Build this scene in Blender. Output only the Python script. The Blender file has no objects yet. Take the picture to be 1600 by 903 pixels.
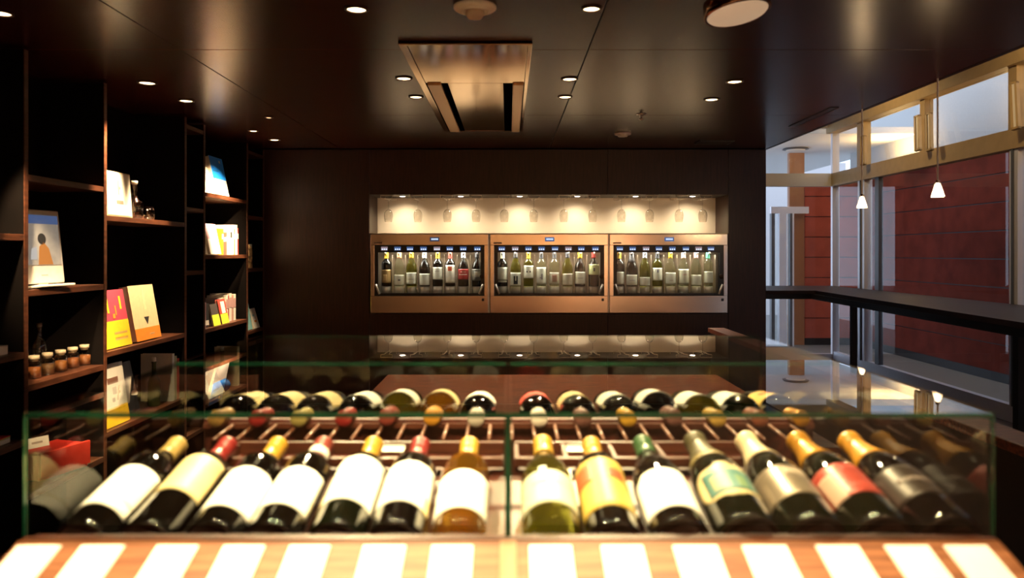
import bpy, bmesh, math, random
from mathutils import Vector, Matrix
random.seed(7)
R = math.radians
SC = bpy.context.scene
COL = SC.collection

# ------------------------------------------------------------------ camera
F = 1170.0; VX, VY = 795.0, 395.0; CZ = 1.6       # focal length in px, vanishing point, eye height
cam_d = bpy.data.cameras.new('camera'); cam = bpy.data.objects.new('camera', cam_d); COL.objects.link(cam)
cam.location = (0, 0, CZ); cam.rotation_euler = (R(90), 0, 0)
cam_d.sensor_width = 36; cam_d.lens = F/1600*36
cam_d.shift_x = (800-VX)/1600; cam_d.shift_y = -(451.5-VY)/1600
cam_d.clip_start = 0.05
cam_d.dof.use_dof = True; cam_d.dof.focus_distance = 6.3; cam_d.dof.aperture_fstop = 3.0
SC.camera = cam
def px(x, y, d): return Vector(((x-VX)/F*d, d, CZ-(y-VY)/F*d))

# ------------------------------------------------------------------ sky and exposure
w = bpy.data.worlds.new('world'); SC.world = w; w.use_nodes = True
bg = w.node_tree.nodes['Background']; bg.inputs[0].default_value = (0.66, 0.78, 1.0, 1); bg.inputs[1].default_value = 2.4
SC.view_settings.view_transform = 'Standard'; SC.view_settings.look = 'None'
SC.view_settings.exposure = 0.0; SC.view_settings.gamma = 1.0; SC.view_settings.use_curve_mapping = False

# ------------------------------------------------------------------ lights
WARM = (1.0, 0.70, 0.38)
CEIL = 2.495
def spot(loc, target, power, angle=60, blend=0.6, radius=0.03, color=WARM, parent=None):
    l = bpy.data.lights.new('spot_lamp', 'SPOT'); l.energy = power; l.spot_size = R(angle); l.spot_blend = blend
    l.shadow_soft_size = radius; l.color = color
    o = bpy.data.objects.new('spot_lamp', l); COL.objects.link(o)
    o.location = loc
    d = Vector(target)-Vector(loc); o.rotation_euler = d.to_track_quat('-Z', 'Y').to_euler()
    return o
def area(loc, rot, sx, sy, power, color):
    l = bpy.data.lights.new('area_lamp', 'AREA'); l.shape = 'RECTANGLE'; l.size = sx; l.size_y = sy; l.energy = power; l.color = color
    o = bpy.data.objects.new('area_lamp', l); COL.objects.link(o); o.location = loc; o.rotation_euler = rot
    return o
# downlights: (px x, px y, width px, aim x, aim y(depth), aim z, power, cone, label)
DOWN = [
 (2, 20, 28, -2.2, 3.68, 1.05, 330, 24, 'recessed downlight cut by the left edge of the picture'),
 (557, 14, 30, -0.35, 1.62, 1.27, 620, 36, 'large recessed downlight at the top edge of the ceiling, left of the smoke detector'),
 (924, 13, 26, 0.30, 1.62, 1.27, 620, 36, 'large recessed downlight on the ceiling seam at the top edge, right of the smoke detector'),
 (230, 129, 24, -2.2, 3.95, 1.85, 260, 40, 'recessed downlight near the left bookcase, brightest before its white poster'),
 (291, 157, 20, -2.2, 4.35, 1.0, 330, 46, 'second recessed downlight along the left bookcase'),
 (420, 183, 11, -2.2, 5.6, 1.9, 430, 34, 'tiny dim recessed downlight highest of the three in the far left ceiling corner'),
 (396, 204, 13, -2.2, 5.7, 1.3, 300, 40, 'small recessed downlight leftmost of the three in the far left ceiling corner'),
 (429, 218, 15, -2.15, 5.55, .8, 190, 36, 'small recessed downlight closest to the back wall in the far left corner'),
 (631, 122, 22, -0.55, 3.9, 0, 60, 90, 'nearer recessed downlight left of the ceiling air conditioner'),
 (650, 151, 19, -0.6, 4.3, 0, 60, 90, 'farther recessed downlight left of the ceiling air conditioner'),
 (890, 123, 22, 0.33, 3.9, 0, 60, 90, 'nearer recessed downlight on the seam right of the air conditioner'),
 (883, 151, 19, 0.33, 4.3, 0, 60, 90, 'farther recessed downlight on the seam right of the air conditioner'),
 (1148, 127, 22, 1.2, 3.9, 0, 40, 90, 'nearer recessed downlight in the right part of the dark ceiling'),
 (1112, 155, 20, 1.2, 4.3, 0, 40, 90, 'farther recessed downlight in the right part of the dark ceiling'),
]

# ------------------------------------------------------------------ materials
MATS = {}
def setup(name):
    m = bpy.data.materials.new(name); m.use_nodes = True; MATS[name] = m
    return m, m.node_tree, m.node_tree.nodes['Principled BSDF']
def mat(name, col, rough=0.5, metal=0.0, spec=0.5, coat=0.0, var=0.0, vs=30.0, bump=0.0, stretch=(1, 1, 1), col2=None, aniso=0.0, emis=None, es=0.0, trans=0.0):
    if name in MATS: return MATS[name]
    m, nt, p = setup(name)
    c = (*col, 1)
    p.inputs['Base Color'].default_value = c; p.inputs['Roughness'].default_value = rough; p.inputs['Metallic'].default_value = metal
    p.inputs['Specular IOR Level'].default_value = spec; p.inputs['Coat Weight'].default_value = coat
    p.inputs['Transmission Weight'].default_value = trans
    if emis: p.inputs['Emission Color'].default_value = (*emis, 1); p.inputs['Emission Strength'].default_value = es
    tc = nt.nodes.new('ShaderNodeTexCoord'); mp = nt.nodes.new('ShaderNodeMapping'); mp.inputs['Scale'].default_value = stretch
    nz = nt.nodes.new('ShaderNodeTexNoise'); nz.inputs['Scale'].default_value = vs; nz.inputs['Detail'].default_value = 4
    nt.links.new(tc.outputs['Object'], mp.inputs['Vector']); nt.links.new(mp.outputs[0], nz.inputs['Vector'])
    if var > 0 or col2:
        rp = nt.nodes.new('ShaderNodeValToRGB'); rp.color_ramp.elements[0].position = 0.35; rp.color_ramp.elements[1].position = 0.65
        a = tuple(max(0, v*(1-var)) for v in col); b = col2 if col2 else tuple(min(1, v*(1+var)) for v in col)
        rp.color_ramp.elements[0].color = (*a, 1); rp.color_ramp.elements[1].color = (*b, 1)
        nt.links.new(nz.outputs['Fac'], rp.inputs[0]); nt.links.new(rp.outputs[0], p.inputs['Base Color'])
    if bump > 0:
        b = nt.nodes.new('ShaderNodeBump'); b.inputs['Strength'].default_value = bump; b.inputs['Distance'].default_value = 0.01
        nt.links.new(nz.outputs['Fac'], b.inputs['Height']); nt.links.new(b.outputs[0], p.inputs['Normal'])
    return m
def glass(name, tint=(0.97, 1, 0.98), rough=0.0, ior=1.45, body=None, bodyfac=0.0, boost=1.0):
    """clear pane: transparent with a Fresnel reflection; body adds a translucent colour for liquids"""
    if name in MATS: return MATS[name]
    m = bpy.data.materials.new(name); m.use_nodes = True; MATS[name] = m
    nt = m.node_tree; nt.nodes.clear(); N = nt.nodes.new
    out = N('ShaderNodeOutputMaterial'); tr = N('ShaderNodeBsdfTransparent'); tr.inputs[0].default_value = (*tint, 1)
    gl = N('ShaderNodeBsdfGlossy'); gl.inputs['Roughness'].default_value = rough
    fr = N('ShaderNodeFresnel'); fr.inputs[0].default_value = ior
    mx = N('ShaderNodeMixShader'); base = tr
    if body:
        df = N('ShaderNodeBsdfTranslucent'); df.inputs[0].default_value = (*body, 1)
        d2 = N('ShaderNodeBsdfDiffuse'); d2.inputs[0].default_value = (*body, 1)
        m1 = N('ShaderNodeMixShader'); m1.inputs[0].default_value = 0.5
        nt.links.new(df.outputs[0], m1.inputs[1]); nt.links.new(d2.outputs[0], m1.inputs[2])
        m2 = N('ShaderNodeMixShader'); m2.inputs[0].default_value = bodyfac
        nt.links.new(tr.outputs[0], m2.inputs[1]); nt.links.new(m1.outputs[0], m2.inputs[2]); base = m2
    ge = N('ShaderNodeNewGeometry'); iv = N('ShaderNodeMath'); iv.operation = 'SUBTRACT'; iv.inputs[0].default_value = 1.0
    mu = N('ShaderNodeMath'); mu.operation = 'MULTIPLY'; m3 = N('ShaderNodeMath'); m3.operation = 'MULTIPLY'; m3.inputs[1].default_value = boost; m3.use_clamp = True
    nt.links.new(ge.outputs['Backfacing'], iv.inputs[1]); nt.links.new(fr.outputs[0], mu.inputs[0]); nt.links.new(iv.outputs[0], mu.inputs[1])
    nt.links.new(mu.outputs[0], m3.inputs[0]); nt.links.new(m3.outputs[0], mx.inputs[0]); nt.links.new(base.outputs[0], mx.inputs[1]); nt.links.new(gl.outputs[0], mx.inputs[2])
    nt.links.new(mx.outputs[0], out.inputs[0])
    return m
def emit(name, col, s):
    if name in MATS: return MATS[name]
    return mat(name, (0.02, 0.02, 0.02), emis=col, es=s)

M_CEIL = mat('ceiling_lacquer', (0.046, 0.0135, 0.0085), 0.27, spec=0.42, var=0.25, vs=6, stretch=(1, 12, 1), bump=0.02)
M_WALL = mat('wall_veneer', (0.028, 0.0070, 0.0042), 0.38, spec=0.4, var=0.3, vs=5, stretch=(14, 14, 1), bump=0.03)
M_DARK = mat('black_brown_wood', (0.010, 0.005, 0.004), 0.5, var=0.3, vs=10, stretch=(1, 8, 8))
M_SHELF = mat('bookcase_wood', (0.075, 0.024, 0.011), 0.42, var=0.4, vs=9, stretch=(8, 1, 8), bump=0.05)
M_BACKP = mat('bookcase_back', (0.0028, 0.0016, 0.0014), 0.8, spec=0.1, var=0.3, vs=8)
M_RED = mat('red_brown_wood', (0.20, 0.040, 0.016), 0.45, col2=(0.32, 0.075, 0.026), var=0.5, vs=7, stretch=(1.2, 14, 14), bump=0.05)
M_TRAY = mat('tray_wood', (0.060, 0.012, 0.006), 0.45, var=0.35, vs=9, stretch=(9, 1.5, 9), bump=0.05)
M_BOARD = mat('price_board_wood', (0.19, 0.068, 0.024), 0.45, col2=(0.27, 0.11, 0.045), var=0.25, vs=6, stretch=(1.5, 16, 16), bump=0.03)
M_RAIL = mat('rail_wood', (0.070, 0.019, 0.009), 0.4, var=0.3, vs=10, stretch=(1, 9, 9))
M_STEEL = mat('brushed_steel', (0.98, 0.80, 0.66), 0.20, metal=0.95, var=0.06, vs=30, stretch=(0.4, 1, 14))
M_STEELIN = mat('inner_steel', (0.55, 0.44, 0.33), 0.4, metal=0.6, var=0.06, vs=20)
M_CHROME = mat('chrome', (0.8, 0.78, 0.74), 0.12, metal=1.0)
M_BLACK = mat('black_plastic', (0.008, 0.008, 0.009), 0.3)
M_CREAM = mat('niche_plaster', (0.88, 0.80, 0.68), 0.6, var=0.05, vs=3)
M_WHITE = mat('white_paper', (0.88, 0.85, 0.78), 0.6, var=0.02, vs=40)
M_OFFW = mat('white_plastic', (0.85, 0.80, 0.72), 0.45)
M_GLASS = glass('clear_glass', boost=1.5)
M_EDGE = mat('green_glass_edge', (0.01, 0.085, 0.045), 0.15, coat=0.6, var=0.5, vs=9)
M_WIN = glass('window_glass', (0.93, 0.95, 0.95))
M_THIN = glass('stemware_glass', (0.96, 0.95, 0.93), ior=1.7, boost=2.5)
M_TAN = mat('tan_window_frame', (0.52, 0.36, 0.17), 0.5, var=0.05, vs=10)
M_PALE = mat('pale_metal_post', (0.78, 0.76, 0.82), 0.4, metal=0.2)
M_GREY = mat('grey_metal', (0.12, 0.12, 0.13), 0.45, metal=0.3)
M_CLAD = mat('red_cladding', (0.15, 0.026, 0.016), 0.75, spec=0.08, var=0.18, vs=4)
M_LAMP = emit('lamp_glow', (1.0, 0.70, 0.38), 9)
M_LAMPS = emit('lamp_glow_soft', (1.0, 0.62, 0.32), 2.2)
M_LEDW = emit('led_white', (1.0, 0.85, 0.75), 10)
M_FLOOR = mat('floor_wood', (0.10, 0.045, 0.022), 0.35, var=0.3, vs=5, stretch=(8, 1, 1), bump=0.03)
def C(r, g, b, rough=0.5, nm=None):
    n = nm or 'paint_%02x%02x%02x' % (int(r*255), int(g*255), int(b*255))
    return mat(n, (r, g, b), rough, var=0.04, vs=40)

# ------------------------------------------------------------------ object helpers
def link(o, parent=None):
    COL.objects.link(o)
    if parent is not None: o.parent = parent
    return o
def mesh(name, bm, m, parent=None, smooth=False, loc=None, rot=None):
    me = bpy.data.meshes.new(name); bmesh.ops.recalc_face_normals(bm, faces=bm.faces[:]); bm.to_mesh(me); bm.free()
    if m: me.materials.append(m)
    if smooth:
        for p in me.polygons: p.use_smooth = True
    o = bpy.data.objects.new(name, me); link(o, parent)
    if loc is not None: o.location = loc
    if rot is not None: o.rotation_euler = rot
    return o
def tag(o, label=None, cat=None, group=None, kind=None):
    if label: o['label'] = label
    if cat: o['category'] = cat
    if group: o['group'] = group
    if kind: o['kind'] = kind
    return o
def thing(name, label, cat, loc=(0, 0, 0), rot=(0, 0, 0), group=None):
    o = bpy.data.objects.new(name, None); link(o); o.location = loc; o.rotation_euler = rot; o.empty_display_size = 0.05
    return tag(o, label, cat, group)
def box(bm, x0, x1, y0, y1, z0, z1, bev=0.0):
    r = bmesh.ops.create_cube(bm, size=1.0)
    for v in r['verts']:
        v.co = Vector((x0+(v.co.x+.5)*(x1-x0), y0+(v.co.y+.5)*(y1-y0), z0+(v.co.z+.5)*(z1-z0)))
    if bev > 0:
        es = list({e for v in r['verts'] for e in v.link_edges})
        bmesh.ops.bevel(bm, geom=es, offset=bev, segments=2, affect='EDGES', profile=0.6)
    return bm
def B(x0, x1, y0, y1, z0, z1, bev=0.0):
    return box(bmesh.new(), x0, x1, y0, y1, z0, z1, bev)
def prism(pts, z0, z1):
    bm = bmesh.new(); a = [bm.verts.new((x, y, z0)) for x, y in pts]; b = [bm.verts.new((x, y, z1)) for x, y in pts]
    n = len(pts); bm.faces.new(a[::-1]); bm.faces.new(b)
    for i in range(n): bm.faces.new((a[i], a[(i+1) % n], b[(i+1) % n], b[i]))
    return bm
def lathe(prof, seg=32, bm=None, off=(0, 0, 0)):
    bm = bm or bmesh.new(); rings = []; ox, oy, oz = off
    for r, z in prof:
        if r < 1e-6: rings.append([bm.verts.new((ox, oy, oz+z))])
        else: rings.append([bm.verts.new((ox+r*math.cos(2*math.pi*i/seg), oy+r*math.sin(2*math.pi*i/seg), oz+z)) for i in range(seg)])
    for a, b in zip(rings, rings[1:]):
        for i in range(seg):
            j = (i+1) % seg
            if len(a) == 1 and len(b) == 1: continue
            if len(a) == 1: bm.faces.new((a[0], b[i], b[j]))
            elif len(b) == 1: bm.faces.new((a[i], b[0], a[j]))
            else: bm.faces.new((a[i], b[i], b[j], a[j]))
    return bm
def tube(bm, pts, r, seg=8):
    pts = [Vector(p) for p in pts]; rings = []
    for i, p in enumerate(pts):
        t = (pts[min(i+1, len(pts)-1)]-pts[max(i-1, 0)]).normalized()
        u = t.cross(Vector((0.013, 0.02, 1)) if abs(t.z) < 0.95 else Vector((1, 0, 0))).normalized(); v = t.cross(u)
        rings.append([bm.verts.new(p+(u*math.cos(2*math.pi*k/seg)+v*math.sin(2*math.pi*k/seg))*r) for k in range(seg)])
    for a, b in zip(rings, rings[1:]):
        for k in range(seg): bm.faces.new((a[k], a[(k+1) % seg], b[(k+1) % seg], b[k]))
    bm.faces.new(rings[0][::-1]); bm.faces.new(rings[-1])
    return bm
def patch(r, z0, z1, half, th=0.0006, seg=20, ctr=-90, rz=None, shape=None):
    """curved sheet of label paper round a bottle of radius r, facing local -y; rz gives a radius at height z"""
    bm = bmesh.new(); g = []; NZ = 10
    for k in range(NZ+1):
        t = k/NZ; z = z0+(z1-z0)*t; rr = (rz(z) if rz else r); hh = half
        if shape == 'round': hh = half*math.sqrt(max(0.02, 1-(abs(2*t-1))**3.2))
        if shape == 'arch': hh = half*math.sqrt(max(0.05, 1-max(0, (t-.75)/.25)**2.5*.6))
        row = []
        for i in range(seg+1):
            a = R(ctr-hh+2*hh*i/seg)
            row.append((bm.verts.new(((rr+.0003)*math.cos(a), (rr+.0003)*math.sin(a), z)), bm.verts.new(((rr+th+.0003)*math.cos(a), (rr+th+.0003)*math.sin(a), z))))
        g.append(row)
    for k in range(NZ):
        for i in range(seg):
            for s in (0, 1): bm.faces.new((g[k][i][s], g[k][i+1][s], g[k+1][i+1][s], g[k+1][i][s]))
        bm.faces.new((g[k][0][0], g[k][0][1], g[k+1][0][1], g[k+1][0][0])); bm.faces.new((g[k][seg][0], g[k][seg][1], g[k+1][seg][1], g[k+1][seg][0]))
    for i in range(seg):
        for k in (0, NZ): bm.faces.new((g[k][i][0], g[k][i][1], g[k][i+1][1], g[k][i+1][0]))
    return bm

# ------------------------------------------------------------------ the setting
YB = 6.43                                     # back wall face
XL, XR = -2.10, 2.21                          # bookcase front, right edge of the dark ceiling
XW = 4.78; YW = 11.0                          # glazed wall on the right, glazed wall far right
def struct(name, bm, m, parent=None, label=None):
    o = mesh(name, bm, m, parent)
    if parent is None: tag(o, label, None, None, 'structure')
    return o
struct('floor', B(-2.6, XW, -2.5, YW, -0.1, 0), M_FLOOR, label='dark brown polished floor running up to the glazed walls')
ce = struct('ceiling', B(-2.6, XR, -2.5, YB+1.0, CEIL+0.012, CEIL+0.2), M_DARK, label='dark lacquered ceiling of large panels above the wine display')
xs = [-2.6, -1.45, 0.35, XR]; ys = [-2.5, 0.16, 1.73, 3.30, 4.87, YB]
for i in range(3):
    for j in range(5):
        mesh('ceiling_panel', B(xs[i]+.003, xs[i+1]-.003, ys[j]+.003, ys[j+1]-.003, CEIL, CEIL+.0115, .001), M_CEIL, ce)
struct('trim_1', B(XR, XR+.03, -2.5, YB+.3, CEIL, 3.6), M_WALL, label='tall dark fascia closing the side of the lowered ceiling')
struct('trim_2', B(XR+.03, XW+.3, -2.5, YW+.2, 3.62, 3.75), M_OFFW, label='pale high ceiling over the glazed side of the room')
struct('wall_left', B(-2.75, -2.6, -2.5, YB+.6, 0, CEIL+.2), M_DARK, label='dark wall behind the bookcase')
struct('wall_front', B(-2.6, XW+.2, -2.65, -2.5, 0, 3.7), mat('warm_plaster', (.55, .35, .22), .7, var=.1, vs=3), label='warm tan plaster wall behind the camera, washed by added lamps')
# back wall panels round the niche
NX0, NX1 = (577-VX)/F*YB, (1138-VX)/F*YB
NZ1 = CZ+(VY-304)/F*YB; NZ0 = CZ-(490-VY)/F*YB; ND = YB+.40
wb = struct('wall_back', B(-2.6, XR, YB+.45, YB+.55, 0, CEIL+.1), M_DARK, label='dark red-brown panelled back wall with a lit recess')
TH = .02
for (a, b, c, d) in [(-2.6, NX0, 0, CEIL-.006), (NX0, .85, NZ1, CEIL-.006), (.85, NX1, NZ1, CEIL-.006), (NX1, XR, 0, CEIL-.006), (NX0, .85, 0, NZ0), (.85, NX1, 0, NZ0)]:
    mesh('wall_panel', B(a+.0015, b-.0015, YB, YB+TH, c+.0015, d-.0015, .001), M_WALL, wb)
FT = CZ+(VY-365)/F*YB                           # top of the dispensers
mesh('niche_back', B(NX0, NX1, ND, ND+.03, FT-.02, NZ1+.02), M_CREAM, wb)
mesh('niche_side', B(NX0-.02, NX0, YB+TH, ND, NZ0, NZ1+.02), M_WALL, wb)
mesh('niche_side', B(NX1, NX1+.02, YB+TH, ND, NZ0, NZ1+.02), M_WALL, wb)
mesh('niche_top', B(NX0, NX1, YB+TH, ND, NZ1, NZ1+.02), M_DARK, wb)
mesh('niche_shelf', B(NX0, NX1, YB+TH, ND, FT-.004, FT+.004), M_STEELIN, wb)
mesh('niche_floor', B(NX0, NX1, YB+TH, ND, NZ0-.02, NZ0), M_DARK, wb)
struct('wall_right', B(XR-.03, XR, YB+TH, YW, 0, 3.6), M_WALL, label='dark side of the column at the end of the back wall')

# ---- glazed wall on the right (window_1) and the one far behind (window_2)
w1 = tag(mesh('window_1', B(XW-.04, XW+.04, -2.5, YW, 0, .16), M_PALE), 'long glazed wall with tan clerestory frames on the right', None, None, 'structure')
TL, TU, TB = 2.573, 2.76, 3.346
mesh('transom', B(XW-.07, XW+.05, -2.5, YW, TL, TU, .004), M_TAN, w1)
mesh('head_beam', B(XW-.12, XW+.05, -2.5, YW, TB, 3.62, .004), M_TAN, w1)
posts = [(10.06, .095), (7.02, .06), (4.4, .06), (1.8, .06), (-.8, .06)]
for y, hw in posts:
    mesh('post', B(XW-.05, XW+.06, y-hw, y+hw, .16, TL, .004), M_PALE, w1)
    mesh('post_rib', B(XW-.065, XW-.05, y-.012, y+.012, .16, TL), M_GREY, w1)
    mesh('upper_post', B(XW-.06, XW+.04, y-hw, y+hw, TU, TB, .003), M_TAN, w1)
for y in (8.55, 5.6, 3.1): mesh('upper_post', B(XW-.06, XW+.04, y-.05, y+.05, TU, TB, .003), M_TAN, w1)
mesh('slim_frame', B(XW-.03, XW+.03, 9.62, 9.72, .16, TL), M_GREY, w1)
mesh('corner_post', B(XW-.05, XW+.05, YW-.06, YW, 0, 3.6), M_PALE, w1)
yy = [-2.5, -.8, 1.8, 4.4, 7.02, 10.06, YW]
for a, b in zip(yy, yy[1:]): mesh('pane', B(XW-.006, XW+.006, a+.06, b-.06, .16, TL), M_WIN, w1)
up = [-2.5, -.8, 1.8, 3.1, 4.4, 5.6, 7.02, 8.55, 10.06, YW]
for a, b in zip(up, up[1:]): mesh('upper_pane', B(XW-.006, XW+.006, a+.05, b-.05, TU, TB), M_WIN, w1)
# wooden side leaves hanging by the clerestory posts
for k, (x, y, d, h) in enumerate([(1349, 235, 9.7, .40), (1434, 208, 8.40, .42), (1452, 206, 8.05, .44), (1586, 165, 6.85, .46)]):
    p = px(x, y, d)
    p.x = XW-.16
    p.y = (XW-.16)*F/(x-VX); p.z = CZ+(VY-y)/F*p.y
    bm = bmesh.new(); hw = .034
    box(bm, -.02, .02, -hw, -hw+.02, -h/2, h/2); box(bm, -.02, .02, hw-.02, hw, -h/2, h/2)
    box(bm, -.02, .02, -hw, hw, -h/2, -h/2+.02); box(bm, -.02, .02, -hw, hw, h/2-.02, h/2)
    o = mesh('vent_frame', bm, M_TAN, w1, loc=p, rot=(R(-9), R(9), R(20)))
    mesh('vent_panel', B(-.012, .012, -hw+.02, hw-.02, -h/2+.02, h/2-.02), M_OFFW, o)
w2 = tag(mesh('window_2', B(XR, XW-.05, YW-.04, YW+.04, 0, .12), M_PALE), 'glazed end wall beyond the back wall on the right', None, None, 'structure')
mesh('transom', B(XR, XW-.05, YW-.06, YW+.05, TL, TU), M_OFFW, w2)
mesh('head_beam', B(XR, XW-.05, YW-.06, YW+.05, 3.42, 3.62), M_OFFW, w2)
mesh('pane', B(XR+.02, XW-.06, YW-.006, YW+.006, .12, TL), M_WIN, w2)
mesh('upper_pane', B(XR+.02, XW-.06, YW-.006, YW+.006, TU, 3.42), M_WIN, w2)
# ---- outside
struct('trim_3', B(XW+.05, 14, -4, 24, -.16, -.06), C(.20, .19, .18), label='grey paving outside the glazed walls')
struct('trim_4', B(XR-1, XW+.05, YW+.05, 24, -.16, -.06), C(.25, .23, .21), label='pale paving beyond the end wall')
def cladding(name, label, x0, x1, y0, y1, face):
    o = tag(mesh(name, B(x0, x1, y0, y1, -.06, 2.93), M_DARK), label, None, None, 'structure')
    z = 1.52-.365*4
    k = 0
    while z < 2.9:
        a, b = max(z, -.05)+.007, min(z+.365, 2.93)-.007
        if face == 'x': mesh('cladding_board', B(x0-.03, x0-.001, y0, y1, a, b, .003), M_CLAD, o)
        else: mesh('cladding_board', B(x0, x1, y0-.03, y0-.001, a, b, .003), mat('daylit_cladding', (.42, .09, .055), .75, spec=.1, var=.1, vs=4), o)  # end wall boards: daylight painted in as a lighter red
        z += .365; k += 1
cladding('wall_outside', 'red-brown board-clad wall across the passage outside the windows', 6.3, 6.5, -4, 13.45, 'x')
cladding('wall_end', 'red-clad end wall behind the glass corner, daylight painted into its lighter boards', 5.33, 6.6, 13.5, 13.7, 'y')
struct('wall_reflection_blocker', B(XR, 3.72, YW+.06, YW+.3, -.06, 3.4), C(.05, .02, .015), label='added dark block beyond the end glazing, unseen, cutting street reflections in the windows')  # unseen block added to keep the bright street out of the glass reflections
struct('trim_5', B(6.2, 6.6, -4, 13.6, 2.96, 4.6), C(.42, .42, .42), label='pale bulkhead above the red cladding outside')
struct('trim_6', B(XR-.5, 6.6, YW+.3, 18, 3.4, 3.5), C(.75, .75, .75), label='white soffit beyond the end wall')
d1 = tag(mesh('door_1', B(4.66, 5.33, 13.3, 13.36, 2.3, 2.42), M_PALE), 'glazed entrance door with grey metal frame at the far right', None, None, 'structure')
for x0, x1, m in ((4.66, 4.72, M_GREY), (4.80, 4.93, M_PALE), (4.99, 5.03, M_GREY), (5.03, 5.06, M_PALE)): mesh('stile', B(x0, x1, 13.28, 13.38, -.06, 2.3), m, d1)
mesh('pane', B(4.72, 5.03, 13.32, 13.33, -.06, 2.3), M_WIN, d1)
struct('wall_far', B(5.06, 5.33, 13.5, 13.6, -.06, 3.4), C(.38, .16, .07), label='orange-brown wall strip beside the far entrance door')
struct('wall_street', B(3.5, 9.0, 20, 20.2, -.06, 4), C(.6, .56, .56), label='white building glimpsed through the far entrance')
sd = thing('soffit_light', 'round flat ceiling lamp in the white soffit seen through the far clerestory glass', 'lamp', (4.94, 12.9, 3.40))
mesh('trim_ring', lathe([(0, 0), (.20, 0), (.22, -.02), (.17, -.03), (0, -.03)], 28), M_GREY, sd); mesh('diffuser', lathe([(0, -.031), (.16, -.031), (.15, -.04), (0, -.042)], 28), M_OFFW, sd)

# ---- standing ledge in front of the glazing
lg = thing('bar_ledge', 'dark wooden standing ledge turning the corner along the glazed walls', 'ledge', (4.2, 6, 0))
def at(o): return o.location
lp = [(XR+.01, 9.52), (3.90, 9.52), (3.46, 4.2), (4.72, 4.2), (4.72, YW-.07), (XR+.01, YW-.07)]
mesh('ledge_top', prism([(x-4.2, y-6) for x, y in lp], 1.075, 1.12), mat('ledge_wood', (.022, .009, .007), .45, spec=.3, var=.3, vs=6), lg)
ap = [(XR+.01, 9.56), (3.86, 9.56), (3.42+.08, 4.25), (3.42+.12, 4.25), (3.91, 9.6), (XR+.01, 9.6)]
mesh('apron', prism([(x-4.2, y-6) for x, y in ap], 1.01, 1.0745), M_BLACK, lg)
for (x, y) in [(3.62+.0, 5.35), (3.93, 8.60)]:
    mesh('leg', B(x-4.2-.0, x-4.2+.06, y-6-.03, y-6+.03, 0, 1.01), M_BLACK, lg)

# ---- ceiling fittings
for i, (x, y, wpx, ax, ay, az, pw, cone, lab) in enumerate(DOWN):
    d = (CEIL-CZ)*F/(VY-y); p = px(x, y, d); p.z = CEIL
    r = wpx/F*d/2
    t = thing('ceiling_downlight', lab, 'downlight', p, (0, 0, 0), 'recessed spotlights in the dark ceiling')
    mesh('trim_ring', lathe([(r*1.22, 0), (r*1.25, -.004), (r*1.02, -.007), (r, -.002), (r, 0), (r*1.22, 0)], 28), mat('bronze_trim', (.05, .025, .015), .35, metal=.6), t, True)
    mesh('lamp', lathe([(0, -.0055), (r*.55, -.005), (r*.97, -.001), (0, -.0005)], 24), M_LAMP if wpx > 12 else M_LAMPS, t, True)
    spot(p+Vector((0, 0, -.02)), (ax, ay, az), pw, cone)
# lamps over the case that sit above the frame of the photograph
for k, (x, y, pw) in enumerate([(-.42, 1.0, 190), (.02, .86, 150), (.42, 1.0, 80)]):
    t = thing('ceiling_downlight', ['recessed downlight straight above the left half of the display case', 'recessed downlight straight above the middle of the display case', 'recessed downlight straight above the right half of the display case'][k], 'downlight', (x, y, CEIL), (0, 0, 0), 'recessed spotlights above the glass case')
    mesh('trim_ring', lathe([(.052, 0), (.053, -.004), (.044, -.007), (.043, 0), (.052, 0)], 28), MATS['bronze_trim'], t, True)
    mesh('lamp', lathe([(0, -.0055), (.03, -.005), (.042, -.001), (0, -.0005)], 24), M_LAMP, t, True)
    spot((x, y, CEIL-.02), (x*.9, 1.08, 1.2), pw, 75, .8)

for k, (tg, pw, cn, lb) in enumerate([((-2.17, 3.68, 1.08), 330, 20, 'added unseen downlight above the frame to light the spice jars'), ((-2.12, 4.05, .78), 330, 18, 'added unseen downlight above the frame to light the lowest shelves')]):
    t = thing('ceiling_downlight', lb, 'downlight', (-.9, 2.36+k*.16, CEIL))  # unseen lamps added to brighten the jars and lowest shelves
    mesh('trim_ring', lathe([(.052, 0), (.053, -.004), (.044, -.007), (.043, 0), (.052, 0)], 28), MATS['bronze_trim'], t, True)
    mesh('lamp', lathe([(0, -.0055), (.03, -.005), (.042, -.001), (0, -.0005)], 24), M_LAMP, t, True)
    spot((-.9, 2.36+k*.16, CEIL-.02), tg, pw, cn, .7)
for k in range(4):  # unseen lamps added so the dispenser steel reflects a lit wall
    X = (-1.8, -.5, .8, 2.0)[k]
    t = thing('added_wall_washer', '%s of the four added wall-washers before the plaster wall behind the camera, from the left' % ['first', 'second', 'third', 'fourth'][k], 'downlight', (X, -2.0, CEIL), (0, 0, 0), 'added wall washers behind the camera')
    mesh('trim_ring', lathe([(.052, 0), (.053, -.004), (.044, -.007), (.043, 0), (.052, 0)], 28), MATS['bronze_trim'], t, True)
    mesh('lamp', lathe([(0, -.0055), (.03, -.005), (.042, -.001), (0, -.0005)], 24), M_LAMP, t, True)
    spot((X, -2.0, CEIL-.02), (X, -2.5, 1.6), (45, 95, 230, 420)[k], 95, .8, color=(WARM, WARM, WARM, (1, .80, .60))[k])
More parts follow.
